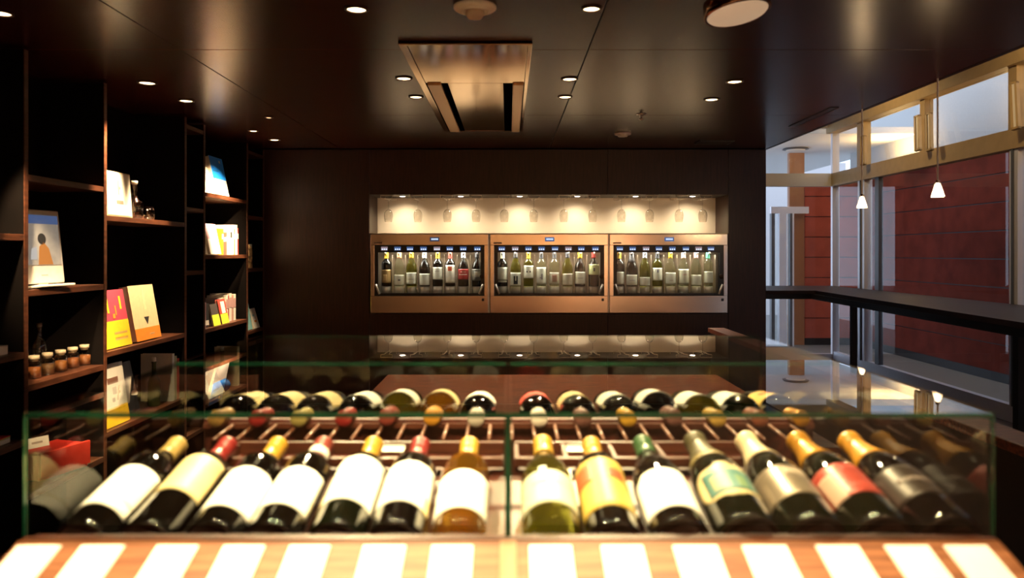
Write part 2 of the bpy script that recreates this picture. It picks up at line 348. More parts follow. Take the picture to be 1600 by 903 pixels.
for k, (X, Y) in enumerate([(3.5, 8.9), (3.5, 6.0), (3.5, 3.2)]):  # hidden lamps added to brighten the window frames
    t = thing('added_high_downlight', '%s added unseen lamp in the high pale ceiling beside the glazed wall' % ['farthest', 'middle', 'nearest'][k], 'downlight', (X, Y, 3.62), (0, 0, 0), 'added lamps in the high ceiling by the windows')
    mesh('trim_ring', lathe([(.092, 0), (.093, -.004), (.084, -.007), (.083, 0), (.092, 0)], 28), M_OFFW, t, True)
    mesh('lamp', lathe([(0, -.0055), (.07, -.005), (.082, -.001), (0, -.0005)], 24), M_LAMP, t, True)
    spot((X, Y, 3.60), (XW, Y+.3, 2.6), 60, 140, .8, .08, (1, .72, .36))
for k, Y in enumerate((5.5, 8.5, 11.5)):
    t = thing('outdoor_uplight', '%s linear uplight on the cladding ledge outside' % ['nearest', 'middle', 'farthest'][k], 'lamp', (6.05, Y, 2.97), (0, 0, 0), 'uplights outside on the cladding')
    mesh('housing', B(-.05, .2, -.4, .4, -.03, 0, .004), M_GREY, t); mesh('tube', B(0, .03, -.38, .38, .0005, .015), M_LAMP, t)
    area((6.0, Y, 3.0), (R(180), R(-25), 0), .06, .8, 38, (1, .62, .25))

# smoke detectors, speaker, sprinkler, vent
d = (CEIL-CZ)*F/(VY-10); p = px(742, 10, d); p.z = CEIL
t = thing('smoke_detector', 'white domed smoke detector at the top middle of the dark ceiling', 'smoke detector', p)
mesh('base_plate', lathe([(0, 0), (.078, 0), (.078, -.008), (.07, -.014), (0, -.014)], 36), M_OFFW, t, True)
mesh('ring', lathe([(.052, -.0142), (.052, -.021), (.044, -.024), (.044, -.0142)], 36), M_OFFW, t, True)
mesh('sensor_dome', lathe([(.032, -.0142), (.034, -.03), (.026, -.042), (0, -.046)], 28), C(.62, .50, .40), t, True)
d = (CEIL-CZ)*F/(VY-208); p = px(973, 208, d); p.z = CEIL
t = thing('ceiling_sensor', 'small flat white disc sensor low on the ceiling near the back wall', 'sensor', p)
mesh('base_plate', lathe([(0, 0), (.062, 0), (.062, -.012), (0, -.012)], 28), C(.85, .8, .78), t, True); mesh('cap', lathe([(.04, -.0122), (.036, -.026), (0, -.03)], 24), M_OFFW, t, True)
d = (CEIL-CZ)*F/(VY-178); p = px(1002, 178, d); p.z = CEIL
t = thing('sprinkler_head', 'small chrome fire sprinkler head hanging from the ceiling seam', 'sprinkler', p)
mesh('escutcheon', lathe([(0, 0), (.034, 0), (.03, -.006), (.01, -.008), (.008, -.03), (0, -.03)], 20), M_CHROME, t, True)
mesh('deflector', lathe([(0, -.031), (.018, -.033), (.018, -.036), (.006, -.04), (0, -.048)], 20), M_CHROME, t, True)
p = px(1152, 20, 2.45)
t = thing('ceiling_speaker', 'large tilted round drum speaker with painted glow on its beige face at the top right', 'lamp', (p.x, p.y, p.z), (R(-6), R(-7), 0))
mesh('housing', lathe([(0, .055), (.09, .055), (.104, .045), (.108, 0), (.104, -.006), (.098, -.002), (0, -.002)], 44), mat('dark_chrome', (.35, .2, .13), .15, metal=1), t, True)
mesh('diffuser', lathe([(0, -.0085), (.092, -.008), (.0975, -.0025), (0, -.0022)], 44), mat('glowing_speaker_face', (.7, .55, .38), .6, emis=(.62, .42, .26), es=.55), t, True)  # speaker face; weak emission stands in for light bounced up from below
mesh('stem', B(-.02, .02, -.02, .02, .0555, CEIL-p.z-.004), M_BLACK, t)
y0, y1 = 5.98, 6.2
t = thing('ceiling_vent', 'small dark slotted vent by the far right of the dark ceiling', 'vent', (1.66, 6.05, CEIL))
mesh('frame', B(-.14, .14, -.10, .10, -.008, 0, .002), M_BLACK, t)
for k in range(5): mesh('slat', B(-.12, .12, -.075+k*.034, -.06+k*.034, -.012, -.0082), M_DARK, t)
t = thing('ceiling_slot_vent', 'narrow black slot diffuser at the right of the dark ceiling', 'vent', (2.0, 4.95, CEIL), (0, 0, 0))
mesh('slot', B(-.022, .022, -.35, .35, -.004, 0, .001), M_BLACK, t); mesh('frame', B(.023, .028, -.35, .35, -.006, 0), M_WALL, t)

# air conditioner
AX0, AX1, AY0, AY1, AM = -.469, .10, 3.17, 5.44, 3.9
M_AC = mat('mirror_steel', (.46, .31, .18), .11, metal=1, var=.05, vs=8)
ac = thing('ceiling_air_conditioner', 'long polished steel air conditioner set into the dark ceiling', 'air conditioner', ((AX0+AX1)/2, (AY0+AY1)/2, CEIL))
ax, ay = (AX1-AX0)/2, (AY1-AY0)/2; am = AM-(AY0+AY1)/2
mesh('backing', B(-ax, ax, -ay, ay, -.006, 0), mat('matt_black', (.002, .002, .002), 1, spec=0), ac)
for a in ((-ax, ax, -ay, -ay+.02), (-ax, ax, ay-.02, ay), (-ax, -ax+.035, -ay+.0202, ay-.0202), (ax-.018, ax, -ay+.0202, ay-.0202)): mesh('frame', B(*a, -.014, -.0062, .002), M_AC, ac)
mesh('front_panel', B(-ax+.037, ax-.02, -ay+.022, am-.004, -.012, -.0064, .001), M_AC, ac)
c = (AX0+AX1)/2
mesh('centre_panel', B(-.318-c, -.03-c, am, ay-.022, -.012, -.0064, .001), M_AC, ac)
mesh('louvre', B(-.425-c, -.352-c, am, ay-.022, -.022, -.0062, .006), mat('louvre_gold', (.60, .36, .18), .3, metal=.8), ac)
mesh('louvre', B(.02-c, .078-c, am, ay-.022, -.022, -.0062, .006), MATS['louvre_gold'], ac)

# pendants
for (x, ysh, lab) in ((1347, 316, 'farther small pendant lamp with pleated glass shade, before the pale window post'), (1465, 297, 'nearer pendant lamp with square glass shade by the windows, right of the other')):
    d = 2.2*F/(x-VX); z = CZ+(VY-ysh)/F*d
    t = thing('pendant_lamp', lab, 'lamp', (2.2, d, z), (0, 0, R(18)), 'pendant lamps along the ceiling edge')
    s = .045
    mesh('cord', tube(bmesh.new(), [(0, 0, .05), (0, 0, CEIL-z)], .0045, 8), M_OFFW, t)
    mesh('socket', lathe([(0, .052), (.008, .05), (.012, .042), (.012, .036), (0, .036)], 16), M_CHROME, t, True)
    bm = lathe([(.018, .035), (s, -.035), (s-.004, -.035), (.015, .035)], 4); mesh('shade', bm, glass('shade_glass', (.9, .88, .85), .12, 1.6, (.9, .85, .8), .35), t)
    mesh('bulb', lathe([(0, .034), (.009, .028), (.013, .008), (.009, -.008), (0, -.014)], 16), emit('bulb', (1, .75, .5), 25), t, True)
    l = bpy.data.lights.new('pendant_bulb', 'POINT'); l.energy = 4; l.color = WARM; l.shadow_soft_size = .02
    o = bpy.data.objects.new('pendant_bulb', l); COL.objects.link(o); o.location = (2.2, d, z-.03)

# ------------------------------------------------------------------ partition, table, counters beyond the case
pt = thing('low_partition', 'waist-high dark partition with a red-brown wooden cap, right of the case', 'partition', (1.66, 3.3, 0))
mesh('body', B(-.05, .05, -2.7, 2.68, 0, .965), M_DARK, pt); mesh('cap', B(-.065, .065, -2.72, 2.70, .9655, 1.0, .004), M_RED, pt)
tb = thing('wooden_table', 'reddish wooden table seen through the glass behind the display case', 'table', (.232, 3.25, 0))
mesh('tabletop', B(-.878, .878, -.75, .75, .91, .95, .004), M_RED, tb)
for sx in (-1, 1):
    for sy in (-1, 1): mesh('leg', B(sx*.80-.035, sx*.80+.035, sy*.67-.035, sy*.67+.035, 0, .9095), M_DARK, tb)
mesh('apron', B(-.76, .76, -.69, -.66, .83, .9095), M_DARK, tb)

# ------------------------------------------------------------------ bookcase
Y_UP = [2.05, 3.26, 3.90, 4.87, 5.17, 6.02, 6.415]
bc = thing('bookcase', 'tall dark wooden bookcase filling the left wall from floor to ceiling', 'bookcase', (XL-.17, 4.4, 0))
ox, oy = XL-.17, 4.4
DP = .34; UT = .026
for y in Y_UP:
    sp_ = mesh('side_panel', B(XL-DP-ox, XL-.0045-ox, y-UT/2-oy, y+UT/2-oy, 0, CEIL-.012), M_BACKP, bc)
    mesh('front_edge', B(XL-.004-ox, XL-ox, y-UT/2-oy, y+UT/2-oy, 0, CEIL-.012, .001), M_SHELF, sp_)
BAYS = {'A': (0, [1.68, 1.17, .79, .3]), 'B': (1, [1.943, 1.437, 1.02, .543]), 'C': (2, [1.796, 1.08, .66, .2]), 'D': (3, [2.44, 1.90, 1.48, .87, .4]), 'E': (4, [2.02, 1.585, 1.07, .55]), 'F': (5, [2.43, 1.903, 1.472, .965, .87])}
for k, (i, zs) in BAYS.items():
    a, b = Y_UP[i]+UT/2+.0005, Y_UP[i+1]-UT/2-.0005
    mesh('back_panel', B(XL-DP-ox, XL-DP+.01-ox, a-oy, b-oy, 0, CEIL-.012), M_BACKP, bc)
    for z in zs: mesh('shelf', B(XL-DP+.0105-ox, XL-.002-ox, a-oy, b-oy, z-.028, z, .002), M_SHELF, bc)
    mesh('plinth', B(XL-.06-ox, XL-.03-ox, a-oy, b-oy, 0, .08), M_DARK, bc)

# ---- books: cover on local +x, pages open towards -y, spine at +y
def book(label, loc, w_, h, t, cover, pages=None, prints=(), rz=0.0, lean=0.0, roll=0.0, group=None, spine_prints=(), name='book'):
    root = thing(name, label, 'book', (loc[0], loc[1], loc[2]+t*math.sin(R(lean))+w_*0*0), (R(roll), R(-lean), R(rz)), group)
    bt = .0035; bm = bmesh.new()
    box(bm, -bt, 0, 0, w_, 0, h); box(bm, -t, -t+bt, 0, w_, 0, h); box(bm, -t+bt, -bt, w_-bt, w_, 0, h)
    cv = mesh('cover', bm, cover, root)
    mesh('pages', B(-t+bt+.0003, -bt-.0003, .003, w_-bt-.0003, .003, h-.003), pages or C(.78, .68, .52), root)
    for (a, b, c, d, m) in prints: mesh('cover_print', B(.0002, .0012, a*w_, b*w_, c*h, d*h), m, cv)
    for (c, d, m) in spine_prints: mesh('spine_print', B(-t+.0004, -.0004, w_+.0002, w_+.0012, c*h, d*h), m, cv)
    return root
YEL = C(.85, .50, .02); RED = C(.55, .06, .05); WHT = M_WHITE; ORG = C(.75, .25, .03); BLU = C(.01, .24, 1.0); LIM = C(.55, .68, .05); PNK = C(.75, .38, .48)
BLK = C(.03, .03, .035); CRM = C(.80, .66, .42); DRED = C(.35, .02, .02); GRN = C(.10, .32, .08); CYA = C(.25, .55, .60); LILAC = C(.62, .50, .62)
# bay C middle
book('magenta-red book with yellow lower half leaning on the middle shelf of the left bookcase', (XL-.03, 3.935, 1.08), .30, .315, .035, C(.42, .05, .09), prints=[(0, 1, 0, .46, YEL), (.12, .17, .55, .75, ORG), (.34, .40, .6, .85, YEL), (.6, .64, .55, .72, ORG), (.78, .84, .65, .88, YEL), (.2, .3, .82, .86, ORG), (.45, .9, .12, .17, CRM), (.45, .9, .22, .26, CRM), (.5, .58, .5, .58, ORG)], lean=10)
book('cream book with a black triangle and orange band, right of the magenta one', (XL-.03, 4.29, 1.08), .30, .325, .05, C(.72, .58, .36), prints=[(0, 1, 0, .22, ORG), (.48, .58, .55, .85, CRM), (.50, .56, .85, .93, CRM), (.55, .75, .08, .11, CRM)], lean=10)
bmt = bmesh.new()
vs = [bmt.verts.new(c_) for c_ in [(.0002, .13, .135), (.0002, .19, .135), (.0002, .16, .09), (.0014, .13, .135), (.0014, .19, .135), (.0014, .16, .09)]]
for f in ((0, 1, 2), (5, 4, 3), (0, 3, 4, 1), (1, 4, 5, 2), (2, 5, 3, 0)): bmt.faces.new([vs[i] for i in f])
cb = [o for o in COL.objects if o.name.startswith('cover') and o.parent and o.parent.get('label', '').startswith('cream book with a black')][0]
mesh('triangle_print', bmt, BLK, cb)
book('thin cream booklet standing half hidden left of the magenta book', (XL-.09, 3.925, 1.08), .16, .24, .02, CRM, lean=14)
# bay C top: poster, decanter, glass
t = thing('framed_print', 'white framed print of a small bottle on the upper shelf, brightly lit', 'picture', (XL-.02, 3.955, 1.796), (0, R(-4), R(0)))
mesh('frame', B(-.02, 0, 0, .265, .001, .245, .002), C(.75, .62, .42), t)
sh = mesh('print_sheet', B(.0003, .002, .008, .257, .009, .237), M_WHITE, t)
mesh('print_mark', B(.0021, .003, .10, .17, .07, .09), C(.25, .2, .16), sh); mesh('print_mark', B(.0021, .003, .12, .135, .12, .2), C(.35, .3, .22), sh); mesh('print_mark', B(.0021, .003, .135, .15, .15, .165), C(.35, .3, .22), sh)
def small_bottle(name, label, loc, r, h, m, capm=None, cat='bottle', group=None, neck=.35, liquid=None, s=24):
    t = thing(name, label, cat, loc, (0, 0, 0), group)
    zb = h*(1-neck)
    mesh('glass_body', lathe([(0, .001), (r*.85, .001), (r, .006), (r, zb*.8), (r*.8, zb*.92), (r*.35, zb*1.05), (r*.33, h*.93), (r*.38, h*.94), (r*.38, h*.97), (r*.28, h*.97), (r*.26, zb*1.05), (r*.7, zb*.9), (r*.92, zb*.78), (r*.92, .009), (0, .009)], s), m, t, True)
    if capm: mesh('stopper', lathe([(0, h*.96), (r*.25, h*.96), (r*.25, h*.975), (r*.36, h*.98), (r*.36, h*1.06), (0, h*1.06)], 20), capm, t, True)
    if liquid: mesh('contents', lathe([(0, .010), (r*.9, .010), (r*.9, zb*.6), (0, zb*.6)], s), liquid, t, True)
    return t
small_bottle('decanter', 'clear glass decanter with a pale stopper beside the white framed print', (XL-.08, 4.36, 1.796), .05, .21, M_THIN, M_OFFW, 'decanter', neck=.45)
t = thing('glass_tumbler', 'small stemless glass to the right of the decanter', 'glass', (XL-.08, 4.53, 1.796))
mesh('bowl', lathe([(0, .001), (.03, .001), (.037, .03), (.03, .085), (.0285, .085), (.0355, .03), (.029, .004), (0, .004)], 24), M_THIN, t, True)
# bay C bottom
book('white poster book with dark print and yellow lower band on the lower shelf', (XL-.03, 3.94, .66), .27, .33, .03, WHT, prints=[(0, 1, 0, .30, YEL), (.35, .75, .68, .78, C(.25, .12, .08)), (.5, .65, .5, .62, BLK), (.45, .55, .38, .45, BLK)], lean=8)
book('dark plastic-wrapped folder leaning behind the yellow-banded poster book', (XL-.1, 4.25, .66), .22, .30, .02, C(.06, .05, .06), prints=[(.3, .36, .2, .9, C(.4, .38, .35))], lean=12)
small_bottle('wine_bottle', 'slim bottle with a pale label on the lower shelf of the bookcase', (XL-.08, 4.60, .66), .036, .28, C(.08, .10, .03, .2), WHT)
for k, (m, h, l) in enumerate([(WHT, .30, 'white-spined'), (C(.5, .45, .3), .28, 'buff-spined'), (RED, .26, 'red-spined')]):
    book('%s book at the far end of the lower shelf in the wide bay' % l, (XL-.03-.2, 4.74+k*.035, .66), .2, h, .03, m, rz=-90)
# bay B: monitor, jars, vases, red box
pm = Vector((XL-.05, 3.37, 1.437))
t = thing('desktop_screen', 'white framed small screen showing a figure in orange on the left shelf', 'screen', (XL-.06, 3.45, 1.437), (0, R(-6), R(-6)))
mesh('foot', B(-.03, .09, -.10, .12, .001, .012, .004), M_OFFW, t)
fr = mesh('bezel', B(0, .03, -.13, .13, .02, .36, .006), C(.62, .60, .58), t)
mesh('neck', B(.0, .02, -.03, .03, .0125, .0195), M_OFFW, t)
mesh('chin_logo', B(.0301, .031, -.02, .02, .055, .06), C(.3, .3, .3), fr)
scr = mesh('display', B(.0302, .032, -.115, .115, .105, .335), mat('screen_background', (.2, .2, .2), .3, emis=(.42, .36, .30), es=.45, var=.3, vs=12), t)
mesh('screen_top', B(.0321, .0326, -.115, .115, .295, .335), emit('screen_blue', (.12, .2, .45), .45), scr)
mesh('figure_body', prism([(-.035, .106), (.06, .106), (.04, .18), (.01, .21), (-.02, .19)], 0, .0006), emit('screen_orange', (.9, .28, .04), .7), scr, loc=(.0323, 0, 0), rot=(R(90), 0, R(90)))
mesh('figure_head', lathe([(0, 0), (.026, 0), (.026, .0006), (0, .0006)], 20), emit('screen_dark', (.02, .02, .03), .3), scr, loc=(.0323, .0, .225), rot=(0, R(90), 0))
mesh('figure_sleeve', prism([(-.08, .13), (-.04, .13), (-.035, .19), (-.07, .18)], 0, .0006), emit('screen_white', (.8, .75, .7), .6), scr, loc=(.0324, 0, 0), rot=(R(90), 0, R(90)))
t = thing('cable_coil', 'black cable bundled in front of the white screen', 'cable', (XL-.05, 3.60, 1.437))
mesh('cable', tube(bmesh.new(), [(.02*math.cos(a*.7)-.02, -.14+a*.012, .006+.004*math.sin(a*1.9)**2) for a in range(24)], .004, 6), M_BLACK, t, True)
SPICE = [C(.35, .12, .03), C(.22, .12, .05), C(.40, .16, .04), C(.30, .10, .03), C(.38, .15, .05)]
SN = ['leftmost', 'second', 'middle', 'fourth', 'rightmost']
for k in range(5):
    y = 3.46+k*.103
    t = thing('spice_jar', '%s of the five corked glass spice jars on the left shelf' % SN[k], 'jar', (XL-.095, y, 1.02), (0, 0, 0), 'corked jars in a row')
    mesh('glass_body', lathe([(0, .001), (.028, .001), (.031, .004), (.031, .066), (.022, .078), (.019, .082), (.022, .086), (.022, .089), (.018, .089), (.018, .082), (.029, .066), (.029, .005), (0, .005)], 24), M_THIN, t, True)
    mesh('contents', lathe([(0, .006), (.0285, .006), (.0285, .052), (0, .055)], 20), SPICE[k], t, True)
    mesh('cork', lathe([(0, .080), (.0175, .080), (.0175, .0895), (.023, .09), (.023, .106), (0, .107)], 20), C(.85, .72, .50), t, True)
for k, (y, h) in enumerate([(3.56, .19), (3.70, .22)]):
    small_bottle('glass_bottle', ['shorter', 'taller'][k]+' dim clear bottle standing behind the spice jars', (XL-.22, y, 1.02), .035, h, M_THIN, C(.2, .15, .1), neck=.3)
t = thing('red_box', 'bright red carton lying on the lowest left shelf', 'box', (XL-.13, 3.62, .543), (0, 0, R(-18)))
mesh('carton', B(-.09, .11, -.14, .13, .0005, .12, .006), C(.75, .03, .02), t); mesh('flap', B(.1102, .125, -.14, .13, .02, .13), C(.80, .05, .03), t)
t = thing('white_card', 'small white printed card standing on the red carton', 'card', (XL-.16, 3.60, .664), (0, R(-12), R(-30)))
mesh('sheet', B(-.001, .001, -.05, .05, .001, .05), M_WHITE, t); mesh('print', B(.0011, .0016, -.03, .02, .02, .03), C(.4, .35, .3), t)
# bay A (edge of the picture)
t = thing('paper_stack', 'white paper stack lying on the middle shelf at the left edge of the picture', 'paper', (XL-.14, 3.02, 1.17))
mesh('sheets', B(-.10, .12, -.15, .15, .0005, .035, .003), M_WHITE, t); mesh('cover_sheet', B(-.10, .12, -.15, .15, .0355, .039), M_OFFW, t)
t = thing('magazine_pile', 'folded glossy magazine with green and red cover on the low shelf at the left edge', 'magazine', (XL-.18, 3.0, .79))
mesh('pages', B(-.13, .15, -.18, .2, .001, .02, .003), M_WHITE, t); mesh('cover', B(-.13, .15, -.18, .2, .0205, .026, .001), C(.5, .6, .2), t); mesh('cover_band', B(.04, .15, -.18, .2, .0262, .03), C(.6, .04, .04), t)
# bay E
book('blue and pale grey book leaning face-out on the top shelf of the far bay', (XL-.03, 5.46, 2.02), .25, .29, .04, C(.60, .58, .60), pages=C(.62, .54, .46), prints=[(0, 1, .42, 1, BLU), (.68, .80, .86, .93, WHT), (.1, .5, .6, .64, C(.02, .15, .4))], lean=12)
book('white book half hidden left of the blue one on the top shelf', (XL-.04, 5.22, 2.02), .23, .20, .03, WHT, lean=16)
book('white book leaning at the left of the second shelf in the far bay', (XL-.05, 5.20, 1.585), .16, .22, .025, WHT, lean=14)
book('pink and white book leaning face-out on the second shelf of the far bay', (XL-.03, 5.35, 1.585), .20, .225, .03, C(.85, .8, .8), prints=[(0, 1, .5, 1, PNK), (.5, .8, .15, .2, LILAC)], lean=12)
ys_ = 5.585
for k, (m, h, tt, l) in enumerate([(YEL, .195, .03, 'yellow'), (C(.30, .08, .06), .165, .035, 'dark red'), (C(.25, .10, .07), .17, .03, 'brown'), (LILAC, .15, .025, 'lilac'), (CRM, .20, .04, 'cream'), (WHT, .22, .035, 'white'), (C(.8, .75, .6), .225, .04, 'ivory'), (ORG, .20, .018, 'orange'), (C(.85, .8, .72), .235, .05, 'tallest white'), (RED, .21, .02, 'red')]):
    book('%s-spined book in the upright row on the second shelf of the far bay' % l, (XL-.04-.15, ys_, 1.585), .15, h, tt, m, rz=-90, group='upright books on the second shelf', spine_prints=[(.6, .8, WHT if m is not WHT else BLK)]); ys_ += tt+.002
ys_ = 5.19
for k, (m, h, tt, l) in enumerate([(GRN, .19, .035, 'green'), (C(.5, .6, .3), .185, .02, 'pale green'), (PNK, .18, .04, 'pink'), (BLK, .17, .05, 'black')]):
    book('%s-spined book at the left of the third shelf in the far bay' % l, (XL-.04-.15, ys_, 1.07), .15, h, tt, m, rz=-90, group='upright books left on the third shelf', spine_prints=[(.1, .3, ORG if m is GRN else WHT)]); ys_ += tt+.002
book('dark booklet with lime-yellow lower band face-out on the third shelf', (XL-.015, 5.37, 1.07), .13, .16, .015, C(.06, .05, .05), prints=[(0, 1, 0, .5, LIM)], lean=12)
book('red and white booklet with lime band face-out right of the dark one', (XL-.012, 5.52, 1.07), .14, .185, .02, RED, prints=[(0, 1, 0, .4, LIM), (.3, .8, .42, .9, WHT)], lean=12)
ys_ = 5.60
for k, (m, h, tt, l) in enumerate([(C(.45, .5, .6), .19, .03, 'blue-grey'), (CRM, .19, .03, 'cream'), (C(.75, .55, .5), .185, .06, 'salmon'), (WHT, .205, .03, 'white'), (C(.4, .1, .1), .20, .025, 'wine-red'), (C(.75, .7, .65), .215, .05, 'pale grey'), (C(.5, .3, .25), .2, .04, 'brown'), (C(.8, .76, .7), .205, .045, 'off-white')]):
    book('%s-spined book in the right-hand row on the third shelf of the far bay' % l, (XL-.06-.15, ys_, 1.07), .15, h, tt, m, rz=-90, group='upright books right on the third shelf', spine_prints=[(.5, .85, C(.5, .3, .3))]); ys_ += tt+.002
book('grey sleeve leaning on the bottom shelf of the far bay', (XL-.10, 5.22, .55), .30, .33, .012, C(.22, .23, .27), lean=14)
book('white picture book with orange and blue drawing on the bottom shelf', (XL-.03, 5.32, .55), .30, .22, .02, WHT, prints=[(.3, .6, .4, .75, C(.7, .3, .1)), (.5, .75, .55, .8, C(.2, .3, .55)), (.6, .85, .2, .4, CRM)], lean=24)
t = thing('blue_ball', 'small blue ball on the bottom shelf of the far bay', 'ball', (XL-.02-.045, 5.70, .55))
mesh('ball', lathe([(.045*math.sin(R(a)), .0455-.045*math.cos(R(a))) for a in range(0, 181, 12)], 24), C(.02, .15, .55, .25), t, True)
mesh('base_ring', lathe([(.012, 0), (.022, 0), (.022, .006), (.012, .006), (.012, 0)], 20), BLK, t)
small_bottle('wine_bottle', 'green bottle with a red label on the bottom shelf of the far bay', (XL-.12, 5.80, .55), .038, .30, C(.22, .26, .05, .2), WHT)
book('cream-spined tall book beside the green bottle', (XL-.04-.18, 5.90, .55), .18, .31, .05, CRM, rz=-90)
# bay F
small_bottle('patterned_bottle', 'dark bottle wrapped in a tan patterned sleeve in the narrow far bay', (XL-.06, 6.14, 1.472), .055, .30, mat('patterned', (.05, .03, .02), .35, col2=(.6, .38, .2), var=.6, vs=30), BLK, neck=.35, s=28)
book('white book beside the patterned bottle', (XL-.05-.15, 6.22, 1.472), .15, .20, .05, WHT, rz=-90)
book('turquoise book in the lower narrow far bay', (XL-.02, 6.06, .965), .14, .24, .03, CYA, lean=10)
book('white book with small prints right of the turquoise one', (XL-.01, 6.22, .965), .13, .17, .02, WHT, prints=[(.3, .7, .3, .4, ORG), (.2, .5, .6, .7, CYA)], lean=16)

# ------------------------------------------------------------------ wine bottles
def prof(kind):
    if kind == 'bordeaux': return .0375, [(0, .012), (.018, .010), (.029, .003), (.034, 0), (.0372, .004), (.0375, .012), (.0375, .185), (.0368, .197), (.033, .211), (.025, .224), (.018, .233), (.0152, .243), (.0145, .255), (.0145, .292), (.0155, .294), (.0155, .300), (0, .301)]
    if kind == 'burgundy': return .040, [(0, .012), (.018, .010), (.030, .003), (.036, 0), (.0397, .004), (.040, .012), (.040, .150), (.0385, .168), (.034, .188), (.028, .206), (.022, .224), (.0175, .240), (.0155, .256), (.0148, .292), (.0158, .294), (.0158, .300), (0, .301)]
    return .0425, [(0, .016), (.018, .013), (.031, .004), (.038, 0), (.0422, .005), (.0425, .014), (.0425, .135), (.041, .158), (.037, .182), (.031, .205), (.0245, .228), (.020, .248), (.0175, .268), (.0165, .290), (.0185, .294), (.0185, .303), (0, .305)]
def rad(kind, z):
    P = prof(kind)[1][4:]
    for (r0, z0), (r1, z1) in zip(P, P[1:]):
        if z0 <= z <= z1: return r0+(r1-r0)*(z-z0)/(z1-z0+1e-9)
    return P[-2][0]
MG_RED = mat('dark_bottle_glass', (.0016, .0012, .0010), .05, spec=.6, coat=.3)
MG_GRN = mat('dark_green_glass', (.0016, .0028, .0010), .05, spec=.6, coat=.3)
MG_OLV = glass('olive_bottle_glass', (.62, .62, .22), 0, 1.5, (.10, .085, .008), .35)
MG_GLD = glass('golden_wine_glass', (.88, .66, .25), 0, 1.5, (.20, .085, .006), .38)
MG_PAL = glass('pale_bottle_glass', (.82, .82, .70), 0, 1.5, (.3, .3, .2), .12)
def bottle(label, kind, glassm, caps, lab, loc, rot, group, extra=(), capz=None, seg=40, lab_half=78, lz=(.055, .150), shape=None, neckl=None, capband=None, roll=0):
    t = thing('wine_bottle', label, 'bottle', loc, (0, 0, 0), group)
    t.rotation_euler = (Matrix.Rotation(R(rot), 3, 'X') @ Matrix.Rotation(R(roll), 3, 'Z')).to_euler()
    r, P = prof(kind)
    mesh('glass_body', lathe(P, seg), glassm, t, True)
    if caps:
        z0 = capz or {'bordeaux': .240, 'burgundy': .243, 'champagne': .205}[kind]
        top = P[-1][1]
        Q = [(rad(kind, z0)+.0003, z0)]+[(rad(kind, z0)+.0009, z0+.0005)]+[(r_+.0009, z_) for r_, z_ in P[5:-1] if z_ > z0+.001]+[(P[-2][0]-.001, top+.0012), (0, top+.0014)]
        mesh('capsule', lathe(Q, seg), caps, t, True)
    if capband: mesh('capsule_band', lathe([(rad(kind, capband[0])+.0012, capband[0]), (.0172, capband[0]), (.0172, capband[1]), (.0158, capband[1])], seg), capband[2], t, True)
    if lab:
        lb = mesh('label', patch(r, lz[0], lz[1], lab_half, shape=shape), lab, t, True)
        for (z0, z1, c0, hf, m) in extra: mesh('label_print', patch(r+.0009, z0, z1, hf, .0003, 10, -90+c0), m, lb, True)
    if neckl: mesh('neck_label', patch(0, neckl[0], neckl[1], 80, rz=lambda z: rad(kind, z)+.0006), neckl[2], t, True)
    return t
GOLD = mat('gold_foil', (.42, .19, .012), .38, metal=.35); GOLDY = C(.42, .23, .02, .4, 'yellow_capsule'); REDC = C(.20, .012, .010, .4, 'red_capsule')
TI = 11.3; TB = 7.0; TAN5 = math.tan(R(TI)); COS5 = math.cos(R(TI))
FX = [120, 222, 325, 418, 520, 615, 715, 864, 963, 1067, 1175, 1280, 1385, 1490]
CREAMLAB = C(.62, .50, .26); PALE = C(.50, .48, .36)
TEAL = C(.05, .15, .14); OLIVE = C(.06, .05, .02)
